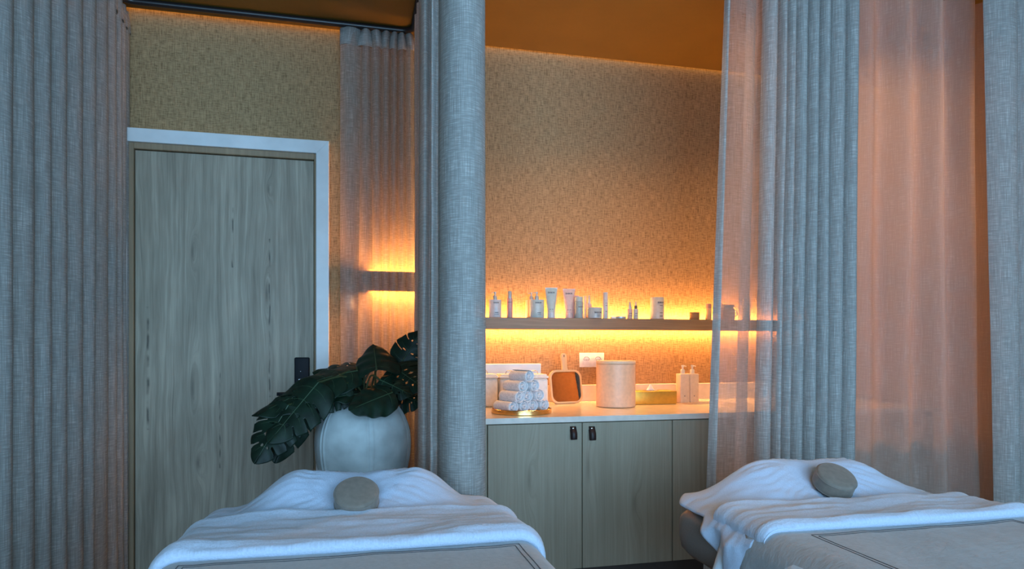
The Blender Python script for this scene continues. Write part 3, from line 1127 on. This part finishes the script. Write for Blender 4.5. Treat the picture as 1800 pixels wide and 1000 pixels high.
pump_bottle('amber lit pump bottle half hidden behind the pale green pump bottle', 924, 944, 527.5, 514, PPEACH, Y=3.495, oval=.5, text=False)
pump_bottle('wide pale green pump bottle left of the grey standing tube', 931, 956, 527, 513, PGREEN, lower=True)

def tube_pack(label, px0, px1, py_top, mat, capmat, Y=YS, cap_px=None, text=True):
    t, w, h = prod('squeeze_tube', label, px0, px1, py_top, 'tube', Y)
    cw = cap_px / 2 / FPX * (ST * t.location.x + CT * Y)
    ch_ = h * .19
    obj('cap', lathe(B(), [(0, 0), (cw * .97, 0), (cw, .002), (cw, ch_), (0, ch_)], 32, 1, .85), capmat, t)
    bm = B()
    P = []
    N = 14
    for i in range(N + 1):
        k = i / N
        z = ch_ + .0006 + (h - ch_) * k
        a = cw * .97 + (w - cw * .97) * min(1, k * 1.03)
        b = cw * .8 * (1 - k) ** .8 + .0012
        P.append([Vector((a * math.cos(2 * PI * j / 28), b * math.sin(2 * PI * j / 28), z)) for j in range(29)])
    grid(bm, P)
    bmesh.ops.remove_doubles(bm, verts=bm.verts, dist=1e-6)
    bmesh.ops.holes_fill(bm, edges=[e for e in bm.edges if e.is_boundary])
    bmesh.ops.recalc_face_normals(bm, faces=bm.faces)
    body = obj('tube_body', bm, mat, t)
    obj('crimp', box(B(), -w, w, -.0016, .0016, h - .007, h + .001, .0005, 1), capmat, t)
    if text:
        # print lies on the sloping front of the tube
        k = .80
        lettering('BABOR', .01, w * 1.1, INK, t, (0, -(cw * .8 * (1 - k) ** .8 + .0012) - .0012, ch_ + (h - ch_) * k))
        dashes(t, [(0, ch_ + (h - ch_) * .12, w * .6, .003)], -(cw * .8 * .93))
    return t
tube_pack('tall grey green standing tube between pump bottle and pink tubes', 958.5, 979.5, 506, PGREEN, PWHITE, cap_px=14)
tube_pack('taller light pink standing tube right of the grey green tube', 989.5, 1010.5, 508, PPINKL, PPINKL, Y=3.47, cap_px=14)
tube_pack('shorter pink standing tube tucked behind the grey green round bottle', 1002.5, 1017.5, 520, PPINK, PPINK, Y=3.462, cap_px=10, text=False)

def round_bottle(name, label, px0, px1, py_top, mat, capfrac, capmat, Y=YS, text=True, tz=.5, cat='bottle', extra=None):
    t, w, h = prod(name, label, px0, px1, py_top, cat, Y)
    hb = h * (1 - capfrac)
    obj('body', lathe(B(), [(0, 0), (w * .95, 0), (w, .002), (w, hb - .001), (w * .98, hb), (0, hb)], 40), mat, t)
    if capfrac > 0:
        obj('cap', lathe(B(), [(0, hb + .0006), (w * .985, hb + .0006), (w * .985, h - .002), (w * .94, h), (0, h)], 40), capmat, t)
    if text:
        lettering('BABOR', .009, w * 1.0, INK, t, (w * .3, -w * .955 - .0004, h * tz), .3)
    if extra: dashes(t, [(w * .25, h * z, w * .7, hh_) for z, hh_ in extra], -w * .97)
    return t
round_bottle('round_bottle', 'grey green round bottle with matching cap in front of pink tubes', 1010, 1024.5, 522, PGREYGREEN, .22, PGREEN, tz=.52, Y=3.435)
round_bottle('round_bottle', 'slim peach bottle between the grey green bottle and the pale blue jar', 1025, 1031.5, 520.5, PPEACH, .3, PPEACH, text=False, Y=3.47)
t, w, h = prod('spray_bottle', 'pink spray bottle standing behind the pale blue jar', 1031, 1040, 534, 'bottle', 3.485)
obj('bottle', lathe(B(), [(0, 0), (w, 0), (w, h - .002), (w * .9, h), (0, h)], 24), PPINKL, t)
hc = zof(1035, 519, 3.485)
obj('nozzle', lathe(B(), [(0, h + .0004), (w * .6, h + .0004), (w * .5, h + (hc - h) * .5), (w * .22, hc), (0, hc)], 20), PSILV, t)
t = round_bottle('cream_jar', 'pale blue wide cream jar in front of the pink spray bottle', 1033, 1057.5, 541, PBLUE, .0, PBLUE, tz=.52, Y=3.43, cat='jar', extra=[(.3, .002), (.17, .002)])
round_bottle('round_bottle', 'tall slim white cylinder bottle right of the pale blue jar', 1060, 1068.5, 514, PWHITE, .26, PWHITE, tz=.58, extra=[(.5, .003), (.27, .004)])
t, w, h = prod('sample_box', 'tiny cream box lying on the shelf beside the slim white bottle', 1074, 1082, 557, 'box')
obj('carton', box(B(), -w, w, -.02, .02, 0, h, .001, 1), CERAMIC, t)
t, w, h = prod('low_dish', 'low flat grey dish left of the two dropper bottles', 1083, 1100, 556.5, 'dish', 3.44)
obj('dish', lathe(B(), [(0, .001), (w * .95, .001), (w, .002), (w, h), (w * .93, h), (w * .9, .004), (0, .004)], 40, 1, .7), PSILV, t)

def dropper(label, px0, px1, py_b, py_t, mat, bulb):
    t, w, h = prod('dropper_bottle', label, px0, px1, py_b, 'bottle', 3.44)
    obj('bottle', lathe(B(), [(0, 0), (w * .95, 0), (w, .002), (w, h - .003), (w * .8, h), (0, h)], 28), mat, t)
    hp = zof((px0 + px1) / 2, py_t, 3.44) - h
    obj('collar', lathe(B(), [(0, h + .0004), (w * .62, h + .0004), (w * .62, h + hp * .42), (0, h + hp * .42)], 20), bulb, t)
    obj('bulb', lathe(B(), [(0, h + hp * .42), (w * .42, h + hp * .42), (w * .34, h + hp * .8), (w * .2, h + hp), (0, h + hp)], 20), PSILV, t)
    dashes(t, [(w * .1, h * .55, w * 1.1, .003), (w * .1, h * .3, w * 1.0, .002)], -w * .98)
dropper('pink dropper bottle, left one of the pair with pointed tops', 1103, 1111.5, 543, 530.5, PPINKL, PSILV)
dropper('pale grey dropper bottle with dark collar, right one of the pair', 1113.5, 1121.5, 543, 530, PWHITE, PDARK)
round_bottle('round_bottle', 'large white cylinder bottle standing alone right of the dropper bottles', 1144, 1166, 523, PWHITE, .0, PWHITE, tz=.75, extra=[(.62, .004), (.28, .004), (.13, .006)])
round_bottle('kraft_jar', 'small brown lidded jar near the right end of the shelf', 1213, 1228.5, 549, KRAFT, .25, KRAFT, text=False, cat='jar')
round_bottle('round_bottle', 'slim amber bottle half hidden by the edge of the right curtain', 1240.5, 1250, 534, PPEACH, .3, PPINK, text=False, Y=3.46)
# glass jar seen through the sheer curtain
t, w, h = prod('glass_jar', 'dark glass jar with a metal lid seen through the sheer curtain edge', 1266, 1290, 541, 'jar', 3.44)
obj('jar_body', lathe(B(), [(0, 0), (w * .93, 0), (w, .006), (w, h * .8), (w * .8, h), (0, h)], 36), KRAFT, t)
obj('lid', lathe(B(), [(0, h + .0005), (w * .98, h + .0005), (w * 1.02, h + .008), (w * .8, h + .016), (0, h + .018)], 36), STEEL, t)
bm = B()
tube(bm, [(w * .95, 0, h * .75), (w * 1.3, 0, h * .7), (w * 1.35, 0, h * .4), (w * .97, 0, h * .25)], .004, 8)
obj('handle', bm, STEEL, t)
round_bottle('round_bottle', 'tall bottle faintly seen through the curtain, right of the glass jar', 1306, 1318, 521, PWHITE, .3, PPINKL, text=False)

# ------------------------------------------------------------------ vase, stool, plant
VX, VY = xat(638, 2.72), 2.72
vz = ST * VX + CT * VY
vp = FPX / vz
R = 84.5 / vp
ztopv = EYE - (703 - HZ) / vp
zmid = EYE - (776 - HZ) / vp
zbot = EYE - (880 - HZ) / vp
st = thing('plant_stand', 'low round grey stand hidden under the pale vase', 'stand', (VX, VY, 0))
obj('stand_top', lathe(B(), [(0, zbot - .03), (.14, zbot - .03), (.145, zbot - .02), (.145, zbot - .006), (.14, zbot - .001), (0, zbot - .001)], 40), STONEGREY, st)
obj('stand_base', lathe(B(), [(0, 0), (.13, 0), (.13, .02), (.05, .05), (.045, zbot - .05), (.08, zbot - .0305), (0, zbot - .0305)], 32), STONEGREY, st)

va = thing('vase', 'big round pale vase with raised seams holding the monstera plant', 'vase', (VX, VY, zbot), -TH)
bm = B()
seg = 300
GOR = 6
def vr(zr):  # zr 0 bottom..1 top
    a = (zr - (zmid - zbot) / (ztopv - zbot))
    up = (ztopv - zmid) / (ztopv - zbot)
    lo = (zmid - zbot) / (ztopv - zbot)
    t = a / up if a > 0 else -a / lo
    ex = .785 if a > 0 else .86
    return R * max(0, 1 - (abs(t) * ex) ** 2.1) ** .5 if t * ex < 1 else 0
HV = ztopv - zbot
P = []
prof = [i / 40 for i in range(41)]
for zr in prof:
    r0 = vr(zr)
    row = []
    for i in range(seg + 1):
        a = 2 * PI * i / seg
        g_ = (a + PI / 2 - math.radians(8 + 13)) / (2 * PI / GOR)      # seams between the panels
        fr = g_ - round(g_)
        dg_ = abs(fr) * 60
        ridge = math.exp(-((dg_ - 2.6) / 1.1) ** 2) * .0040 - math.exp(-(dg_ / 1.3) ** 2) * .0015
        flat = 1 - .030 * (.5 - .5 * math.cos(2 * PI * fr)) 
        rr_ = (r0 * flat + ridge) * (1 + .006 * mnoise.noise(Vector((math.cos(a) * 2, math.sin(a) * 2, zr * 4))))
        row.append(Vector((rr_ * math.cos(a), rr_ * math.sin(a), zr * HV)))
    P.append(row)
# lip turning inwards
rt_ = vr(1.0)
for (kr, dz) in ((.96, .003), (.88, .002), (.84, -.01), (.82, -.05)):
    P.append([Vector((rt_ * kr * math.cos(2 * PI * i / seg), rt_ * kr * math.sin(2 * PI * i / seg), HV + dz)) for i in range(seg + 1)])
grid(bm, P)
bmesh.ops.remove_doubles(bm, verts=bm.verts, dist=1e-6)
bmesh.ops.holes_fill(bm, edges=[e for e in bm.edges if e.is_boundary and abs(e.verts[0].co.z) < .001])
bmesh.ops.recalc_face_normals(bm, faces=bm.faces)
obj('vase_body', bm, VASE, va, angle=60)
obj('soil', lathe(B(), [(0, HV - .045), (rt_ * .80, HV - .048), (rt_ * .80, HV - .06), (0, HV - .06)], 32), SOIL, va)

pl = thing('monstera_plant', 'dark green monstera with large split leaves spilling out of the pale vase', 'plant', (VX, VY, ztopv - .045))
PO = Vector((VX, VY, ztopv - .045))

def leaf_geo(base, tip, width, droop=.25, cup=.18, roll=0.0, slots=5, seed=0, face=None, rnd_tip=.62):
    """split leaf from base to tip (world), returns leaf bmesh and midrib bmesh relative to PO"""
    rnd = random.Random(seed)
    base, tip = Vector(base), Vector(tip)
    d = tip - base
    L = d.length
    d.normalize()
    nrm = Vector(face) if face else Vector((0, -.55, .8))
    nrm = (nrm - d * nrm.dot(d)).normalized()
    side = d.cross(nrm).normalized()
    q = Matrix.Rotation(roll, 3, d)
    nrm, side = q @ nrm, q @ side
    N, M = 110, 18
    def halfw(t):
        # heart shaped, widest near 0.32
        return width / 2 * (math.sin(PI * min(1, max(0, (t * .93 + .07))) ** .62) ** rnd_tip) * (1 - .10 * t)
    slotlist = []
    holes = []
    for sd in (1, -1):
        sl = []
        for k in range(slots):
            c = .20 + .66 * (k + .5) / slots + rnd.uniform(-.02, .02)
            sl.append((c, .015 + .010 * rnd.random(), .36 + .25 * rnd.random()))
            holes.append((sd, c + .06, .24 + .1 * rnd.random(), .02 + .012 * rnd.random()))
        slotlist.append((sd, sl))
    bm = B()
    def pos(t, r, sd):
        hw = halfw(t)
        tt = t + .16 * r * r - .22 * r * max(0, .28 - t) * 2.2     # lobes sweep to the tip, back lobes curl behind the base
        p = base + d * (L * tt * 0.93)
        p += side * (sd * hw * r * .98)
        sag = droop * L * tt * tt
        p += nrm * (-(cup * hw * r * r * 1.6) + .004 * math.sin(t * 21 + sd) * r)
        p += Vector((0, 0, -1)) * sag
        return p - PO
    for sd, sl in slotlist:
        V = [[bm.verts.new(pos(i / N, j / M, sd)) for j in range(M + 1)] for i in range(N + 1)]
        for i in range(N):
            t = (i + .5) / N
            for j in range(M):
                r = (j + .5) / M
                cut = False
                for (c, wd, r0) in sl:
                    if r > r0 and abs(t - c) < wd * (0.7 + .9 * max(0, (r - .85) / .15)):
                        cut = True
                for (hs_, ht, hr, hw_) in holes:
                    if hs_ == sd and ((t - ht) / hw_) ** 2 + ((r - hr) / .10) ** 2 < 1:
                        cut = True
                if not cut:
                    vs = (V[i][j], V[i][j + 1], V[i + 1][j + 1], V[i + 1][j])
                    bm.faces.new(vs if sd > 0 else vs[::-1])
    bmesh.ops.remove_doubles(bm, verts=bm.verts, dist=2e-4)
    bmesh.ops.delete(bm, geom=[v for v in bm.verts if not v.link_faces], context='VERTS')
    mb_ = B()
    tube(mb_, [pos(i / 14, 0, 1) + nrm * .001 for i in range(15)], [.0024 * (1 - .75 * i / 14) for i in range(15)], 6)
    for sd, sl in slotlist:
        for k in range(slots + 1):
            c = .12 + .7 * k / max(1, slots)
            tube(mb_, [pos(c + .05 * q_, q_ * .8, sd) + nrm * .0008 for q_ in (0, .3, .6, .9)], [.0010, .0008, .0006, .0004], 5)
    return bm, mb_

def leaf(base, tip, width, rootoff=(0, 0), **kw):
    bm, mbv = leaf_geo(base, tip, width, **kw)
    lf = obj('leaf', bm, LEAF, pl, angle=180)
    m = lf.modifiers.new('thick', 'SOLIDIFY'); m.thickness = .0015; m.offset = 0
    obj('vein', mbv, VEIN, lf)
    b = Vector(base) - PO
    r0 = Vector((rootoff[0], rootoff[1], .0))
    mid = Vector((b.x * .45 + r0.x * .5, b.y * .45 + r0.y * .5, max(b.z, .05) * .85 + .03))
    bm = B()
    tube(bm, catmull([tuple(r0), tuple(mid), tuple(b)], 7), .0042, 8)
    obj('stem', bm, STEM, pl)

Yv = 2.72
LV = [  # base, tip, width, kw
    (pt(662, 650, 2.60), pt(657, 607, 2.74), .20, dict(droop=.02, slots=0, face=(-.1, -.85, .6), cup=.35, rnd_tip=.42)),
    (pt(628, 652, 2.66), pt(522, 668, 2.58), .19, dict(droop=.12, slots=3, face=(0, -.5, .85))),
    (pt(640, 645, 2.76), pt(556, 646, 2.80), .17, dict(droop=.08, slots=3, face=(0, -.5, .85))),
    (pt(596, 660, 2.62), pt(463, 716, 2.52), .20, dict(droop=.05, slots=4, face=(-.25, -.55, .8))),
    (pt(566, 664, 2.74), pt(452, 712, 2.72), .16, dict(droop=.10, slots=3, face=(-.2, -.25, .9))),
    (pt(560, 672, 2.56), pt(478, 768, 2.46), .21, dict(droop=.02, slots=3, face=(-.35, -.9, .35))),
    (pt(507, 712, 2.52), pt(452, 808, 2.46), .19, dict(droop=.0, slots=3, face=(-.35, -.95, .15))),
    (pt(528, 700, 2.60), pt(486, 806, 2.56), .17, dict(droop=.0, slots=2, face=(.1, -.95, .2))),
    (pt(556, 690, 2.66), pt(532, 740, 2.62), .15, dict(droop=.0, slots=2, face=(-.2, -.9, .3))),
    (pt(690, 690, 2.56), pt(619, 716, 2.47), .155, dict(droop=.03, slots=0, face=(.15, -.8, .55), roll=.15)),
    (pt(655, 690, 2.60), pt(576, 696, 2.56), .10, dict(droop=.06, slots=0, face=(0, -.35, .95))),
    (pt(690, 645, 2.70), pt(742, 676, 2.60), .21, dict(droop=.06, slots=4, face=(.1, -.85, .5))),
    (pt(704, 640, 2.78), pt(738, 586, 2.78), .16, dict(droop=.0, slots=2, face=(-.1, -.9, .35))),
    (pt(692, 692, 2.72), pt(740, 706, 2.66), .15, dict(droop=.03, slots=2, face=(.1, -.85, .5))),
    (pt(640, 672, 2.72), pt(590, 690, 2.66), .15, dict(droop=.05, slots=2, face=(-.2, -.6, .75))),
    (pt(668, 668, 2.62), pt(720, 690, 2.58), .13, dict(droop=.05, slots=2, face=(0, -.7, .7))),
    (pt(610, 674, 2.60), pt(548, 712, 2.58), .16, dict(droop=.04, slots=3, face=(-.2, -.75, .6))),
]
for i, (b_, t_, w_, kw) in enumerate(LV):
    a = i * 2.4
    leaf(b_, t_, w_, (math.cos(a) * .05, math.sin(a) * .05), seed=i, **kw)

# ------------------------------------------------------------------ massage tables
BZ = EYE - .45        # bed surface
HWD = .393
RAD = .045
def prof_s(s, drop_flare=.06):
    """across the bed: arc length -> (x, z, nx, nz)"""
    sg = 1 if s >= 0 else -1
    a = abs(s)
    fl = HWD - RAD
    if a < fl:
        return s, 0.0, 0.0, 1.0
    a -= fl
    q = RAD * PI / 2
    if a < q:
        an = a / RAD
        return sg * (fl + RAD * math.sin(an)), -RAD + RAD * math.cos(an), sg * math.sin(an), math.cos(an)
    a -= q
    return sg * (HWD + drop_flare * a), -RAD - a, sg * 1.0, .1

def mound(x, v, wide=0.0):
    m = 1 - sstep(.15 - wide * .3, .335 + wide, abs(x))
    mv = sstep(-.03, .05, v) * (1 - .8 * sstep(.06, .22, v)) * (1 - sstep(.19, .27, v))
    hollow = math.exp(-((x / .065) ** 2 + ((v - .13) / .06) ** 2)) * .03
    return .098 * m * mv - hollow

def nz(x, y, z=0): return mnoise.noise(Vector((x, y, z)))

def sheet(ss, vs, surf, mat, parent, name, thick=.006, sub=True):
    P, U = [], []
    for v in vs:
        P.append([surf(s, v) for s in ss])
        U.append([(s, v) for s in ss])
    bm = B()
    grid(bm, P, U)
    bmesh.ops.recalc_face_normals(bm, faces=bm.faces)
    o = obj(name, bm, mat, parent, angle=180)
    if thick:
        m = o.modifiers.new('thick', 'SOLIDIFY'); m.thickness = thick; m.offset = 0
    return o

def lin(a, b, n): return [a + (b - a) * i / n for i in range(n + 1)]

def make_bed(cx, yh, which, seed):
    root = thing('massage_table', which['bed'], 'massage table', (cx, yh, 0))
    # mattress: rounded slab with gathered cover
    TK_ = .17
    P = []
    nS = 96
    Ls = 1.95
    def outline(k):
        # superellipse cross-section in x/z
        a = 2 * PI * k / nS
        c, s = math.cos(a), math.sin(a)
        e = .24
        return (math.copysign(abs(c) ** e, c), math.copysign(abs(s) ** (e * 1.25), s))
    vs = [0, .004, .015, .035, .06] + lin(.09, Ls - .09, 36) + [Ls - .06, Ls - .035, Ls - .015, Ls - .004, Ls]
    for v in vs:
        e = min(v, Ls - v)
        kk = 1 - (1 - min(1, e / .06)) ** 2
        kk = math.sqrt(max(kk, 0))
        row = []
        for k in range(nS + 1):
            ox, oz = outline(k % nS)
            x = ox * (HWD + .002 - .022 * (1 - kk))
            z = BZ - .012 - TK_ / 2 + oz * (TK_ / 2 - .018 * (1 - kk))
            if oz < .1:
                pl_ = math.sin(v * 120 + 3 * nz(v * 6, k * .1, seed)) * .5 + math.sin(v * 67 + 1.3) * .5
                amt = sstep(.1, -.9, oz) * .010
                x += math.copysign(pl_ * amt, ox)
                x -= ox * .05 * sstep(-.2, -1, oz)
                z += .02 * sstep(-.4, -1.0, oz) * 0
            row.append(Vector((x, -v, z)))
        P.append(row)
    bm = B()
    grid(bm, P)
    bmesh.ops.remove_doubles(bm, verts=bm.verts, dist=1e-6)
    bmesh.ops.holes_fill(bm, edges=[e for e in bm.edges if e.is_boundary])
    bmesh.ops.recalc_face_normals(bm, faces=bm.faces)
    obj('mattress', bm, UPHOL, root, angle=70)
    # headrest that lifts the towel
    bm = B()
    P = []
    for v in lin(-.02, .30, 18):
        P.append([Vector((x, -v, BZ - .03 + max(0, mound(x, v) + .02) * 1.0)) for x in lin(-.31, .31, 32)])
    grid(bm, P)
    o = obj('headrest', bm, UPHOL, root)
    bm = B()
    zf = BZ - .012 - TK_
    box(bm, -.30, .30, -1.80, -.12, zf - .045, zf + .002, .004, 1)
    obj('base_frame', bm, LEG_WOOD, root)
    for (sx, yy) in ((-1, -.17), (1, -.17), (-1, -1.75), (1, -1.75)):
        bm = B()
        tube(bm, [(sx * .262, yy, zf - .045), (sx * .262, yy, .0)], [.028, .024], 4)
        obj('leg', bm, LEG_WOOD, root, False)

    # towel over the head end
    def surf_t(s, v):
        L_ = which['tl'](v); R_ = which['tr'](v)
        s2 = -L_ + (s + 1) / 2 * (L_ + R_)
        x, z, nx, nzv = prof_s(s2, which.get('flare', .12))
        drop = 0
        y = v
        if v < .0:
            # rolls over the head end
            a = -v
            an = min(a / .05, PI / 2)
            y = .0 - .05 * math.sin(an)
            drop = .05 * (1 - math.cos(an)) + max(0, a - .05 * PI / 2)
        off = .012
        mm = mound(x, v, which.get('wide', 0)) if nzv > .5 else 0
        wr = 0
        # creases running down from the hollow
        rx, ry = x, v - .10
        ang = math.atan2(ry, rx)
        rad = math.hypot(rx, ry * 1.3)
        wr += .0024 * math.sin(ang * 46 + 7 * nz(rad * 14, ang * 2, seed)) * math.exp(-((rad - .13) / .07) ** 2) * sstep(.05, .08, rad)
        wr += 0.0040 * nz(s2 * 9 + v * 14, v * 36 - s2 * 5, seed + 3) + .0022 * nz(s2 * 22, v * 50, seed + 5)
        wr += .014 * nz(s2 * 4, v * 7, seed + 7) * .6
        fold = 0
        if nzv < .6:
            fold = .014 * math.sin(v * 42 + 2.2 * nz(v * 5, s2 * 3, seed)) * sstep(.6, .1, nzv)
        return Vector((cx + x + nx * (off + wr + fold + .008), yh - y, BZ + z + nzv * (off + wr) + mm - drop))
    ss = lin(-1, 1, 130)
    vs = lin(which.get('v0', -.10), .40, 76)
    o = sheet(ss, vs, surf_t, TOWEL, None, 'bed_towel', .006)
    tag(o, which['towel'], 'towel')

    # folded blanket
    vf = which['vf']; vb = which['vb']
    TKB = .024
    bs0, bs1 = which['bs']
    P, U = [], []
    sl = lin(-bs0, bs1, 120)
    sec = []   # closed cross-section (v fraction, height fraction)
    for a in lin(0, 1, 26): sec.append((a, 1.0))
    for a in (PI / 2 - PI * k / 8 for k in range(1, 8)): sec.append((1 + .055 * math.cos(a), .5 + .5 * math.sin(a)))
    for a in lin(1, 0, 8): sec.append((a, 0.0))
    for a in (-PI / 2 - PI * k / 6 for k in range(1, 6)): sec.append((0 + .05 * math.cos(a), .5 + .5 * math.sin(a)))
    sec.append(sec[0])
    for s in sl:
        row, ru = [], []
        for (f, hgt) in sec:
            v0 = vb(s); v1 = vf(s)
            v = v0 + (v1 - v0) * f
            x, z, nx, nzv = prof_s(s, which.get('flare', .12))
            endk = min(1, max(0, min(s + bs0, bs1 - s) / .022))
            thk = TKB * math.sqrt(1 - (1 - endk) ** 2) * (1 + .25 * nz(s * 6, f * 3, seed + 11))
            wr = (.0060 * nz(s * 6 + v * 5, v * 40, seed + 13) + .0026 * nz(s * 25, v * 60, seed + 17) + .01 * nz(s * 3.5, v * 8, seed + 19)) * (1 if hgt > .5 else 0)
            wr += .006 * math.exp(-((f - .93) / .05) ** 2) * (1 if hgt > .9 else 0)
            off = .017 + hgt * thk + wr
            mm = mound(x, v, which.get('wide', 0)) * 1.0 if nzv > .5 else 0
            fold = 0
            if nzv < .6: fold = .012 * math.sin(v * 30 + seed) * sstep(.6, .1, nzv)
            row.append(Vector((cx + x + nx * (off * .6 + fold * .5), yh - v, BZ + z + nzv * off + max(mm, 0))))
            ru.append((s, v + hgt * .03))
        P.append(row); U.append(ru)
    bm = B()
    grid(bm, P, U)
    bmesh.ops.remove_doubles(bm, verts=bm.verts, dist=1e-6)
    bmesh.ops.holes_fill(bm, edges=[e for e in bm.edges if e.is_boundary])
    bmesh.ops.recalc_face_normals(bm, faces=bm.faces)
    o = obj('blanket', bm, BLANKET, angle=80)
    tag(o, which['blanket'], 'blanket')

    # sheet hanging down the side below the blanket
    if 'sheet' in which:
        def surf_s(s, v):
            x, z, nx, nzv = prof_s(s, .16)
            fold = 0
            if nzv < .6:
                k = sstep(.045, .16, -z)
                fold = (.018 * math.sin(v * 46 + 2.5 * nz(v * 4, z * 3, seed)) + .010 * math.sin(v * 97 + z * 8)) * k + .014 * nz(v * 9, z * 12, seed + 31)
            return Vector((cx + x + nx * (.009 + fold), yh - v, BZ + z + nzv * .009))
        o = sheet(lin(-.82, -.385, 60), lin(.27, .75, 70), surf_s, SKIRT, None, 'bed_sheet', .003)
        tag(o, which['sheet'], 'sheet')

    # long cover over the rest of the table
    cs0, cs1 = which['cs']
    vstart = which['cv']
    def surf_c(s, v):
        x, z, nx, nzv = prof_s(s, .10)
        wr = .006 * nz(s * 5, v * 5, seed + 23) + .002 * nz(s * 20, v * 9, seed + 29)
        fold = 0
        if nzv < .6:
            fold = (.016 * math.sin(v * 34 + 2 * nz(v * 3, 0, seed)) + .008 * math.sin(v * 71)) * sstep(RAD, RAD + .15, -z)
        return Vector((cx + x + nx * (.012 + fold), yh - v, BZ + z + nzv * (.015 + wr)))
    o = sheet(lin(-cs0, cs1, 110), lin(vstart, 1.93, 90), surf_c, COVER, None, 'bed_cover', .006)
    tag(o, which['cover'], 'bed cover')
    # stitched double line near the top edge
    bm = B()
    for d_ in (0, .011):
        v0 = which['sv'] + d_
        x0 = -which['sx'] + d_
        x1 = which['sx'] - d_
        line = [(x0, 1.9 - (1.9 - v0) * i / 40) for i in range(40)] + [(x0 + (x1 - x0) * i / 40, v0) for i in range(41)] + [(x1, v0 + (1.9 - v0) * i / 40) for i in range(1, 41)]
        tube(bm, [tuple(surf_c(x, v) + Vector((0, 0, .0035))) for x, v in line], .0008, 5)
    obj('stitching', bm, THREAD, o)

    # round cushion plugging the face hole
    cu = thing('cushion', which['cush'], 'cushion', (0, 0, 0))
    r, h = .0555, .050
    prof = [(0, .003), (r * .8, .0015), (r * .93, .004), (r, .011), (r, h - .011), (r * .95, h - .003), (r * .86, h), (r * .5, h + .003), (0, h + .004)]
    obj('pad', lathe(B(), catmull(prof, 3), 48), VELVET, cu)
    bm = B()
    for zz_ in (.009, h - .008):
        tube(bm, [((r - .0002) * math.cos(2 * PI * i / 48), (r - .0002) * math.sin(2 * PI * i / 48), zz_) for i in range(49)], .0016, 6, False)
    obj('piping', bm, VELVET, cu)
    cu.location = which['cpos']
    cu.rotation_euler = which['crot']
    return root

B1X, B1Y = 0.005, 1.925
make_bed(B1X, B1Y, dict(
    bed='massage table in the front centre under white towel and grey cover',
    towel='white terry towel draped over the head of the centre massage table',
    blanket='white folded blanket lying across the centre massage table',
    cover='pale grey stitched cover on the centre massage table',
    cush='round taupe cushion on the centre massage table, facing the viewer',
    flare=.03, tl=lambda v: .425 + .15 * max(0, v), tr=lambda v: .42 + .05 * max(0, v),
    vb=lambda s: .235 + .012 * math.sin(s * 5), vf=lambda s: .475 + .02 * math.sin(s * 3.2 + .5) - .03 * s,
    bs=(.425, .432), cs=(.62, .62), cv=.40, sv=.512, sx=.345,
    cpos=(B1X - .003, B1Y - .178, BZ + .046), crot=(math.radians(34), 0, math.radians(-2))), 3.1)
B2X, B2Y = 1.31, 1.785
make_bed(B2X, B2Y, dict(
    bed='massage table on the right with bare grey upholstered corner in view',
    towel='white terry towel hanging off the corner of the right massage table',
    blanket='white folded blanket lying across the right massage table',
    cover='pale grey stitched cover on the right massage table',
    sheet='crumpled white sheet hanging down the left side of the right massage table',
    cush='round taupe cushion on the right massage table, tilted sideways',
    flare=0.0, wide=.05, v0=-.045, tl=lambda v: .385 - .05 * sstep(.04, -.05, v) + .80 * max(0, v - .17), tr=lambda v: .42,
    vb=lambda s: .24 + .02 * math.sin(s * 5 + 1), vf=lambda s: .43 + .02 * math.sin(s * 3.2 + .5) - .02 * s,
    bs=(.392, .45), cs=(.46, .62), cv=.36, sv=.465, sx=.29,
    cpos=(B2X + .01, B2Y - .16, BZ + .050), crot=(math.radians(32), math.radians(3), math.radians(-4))), 8.7)
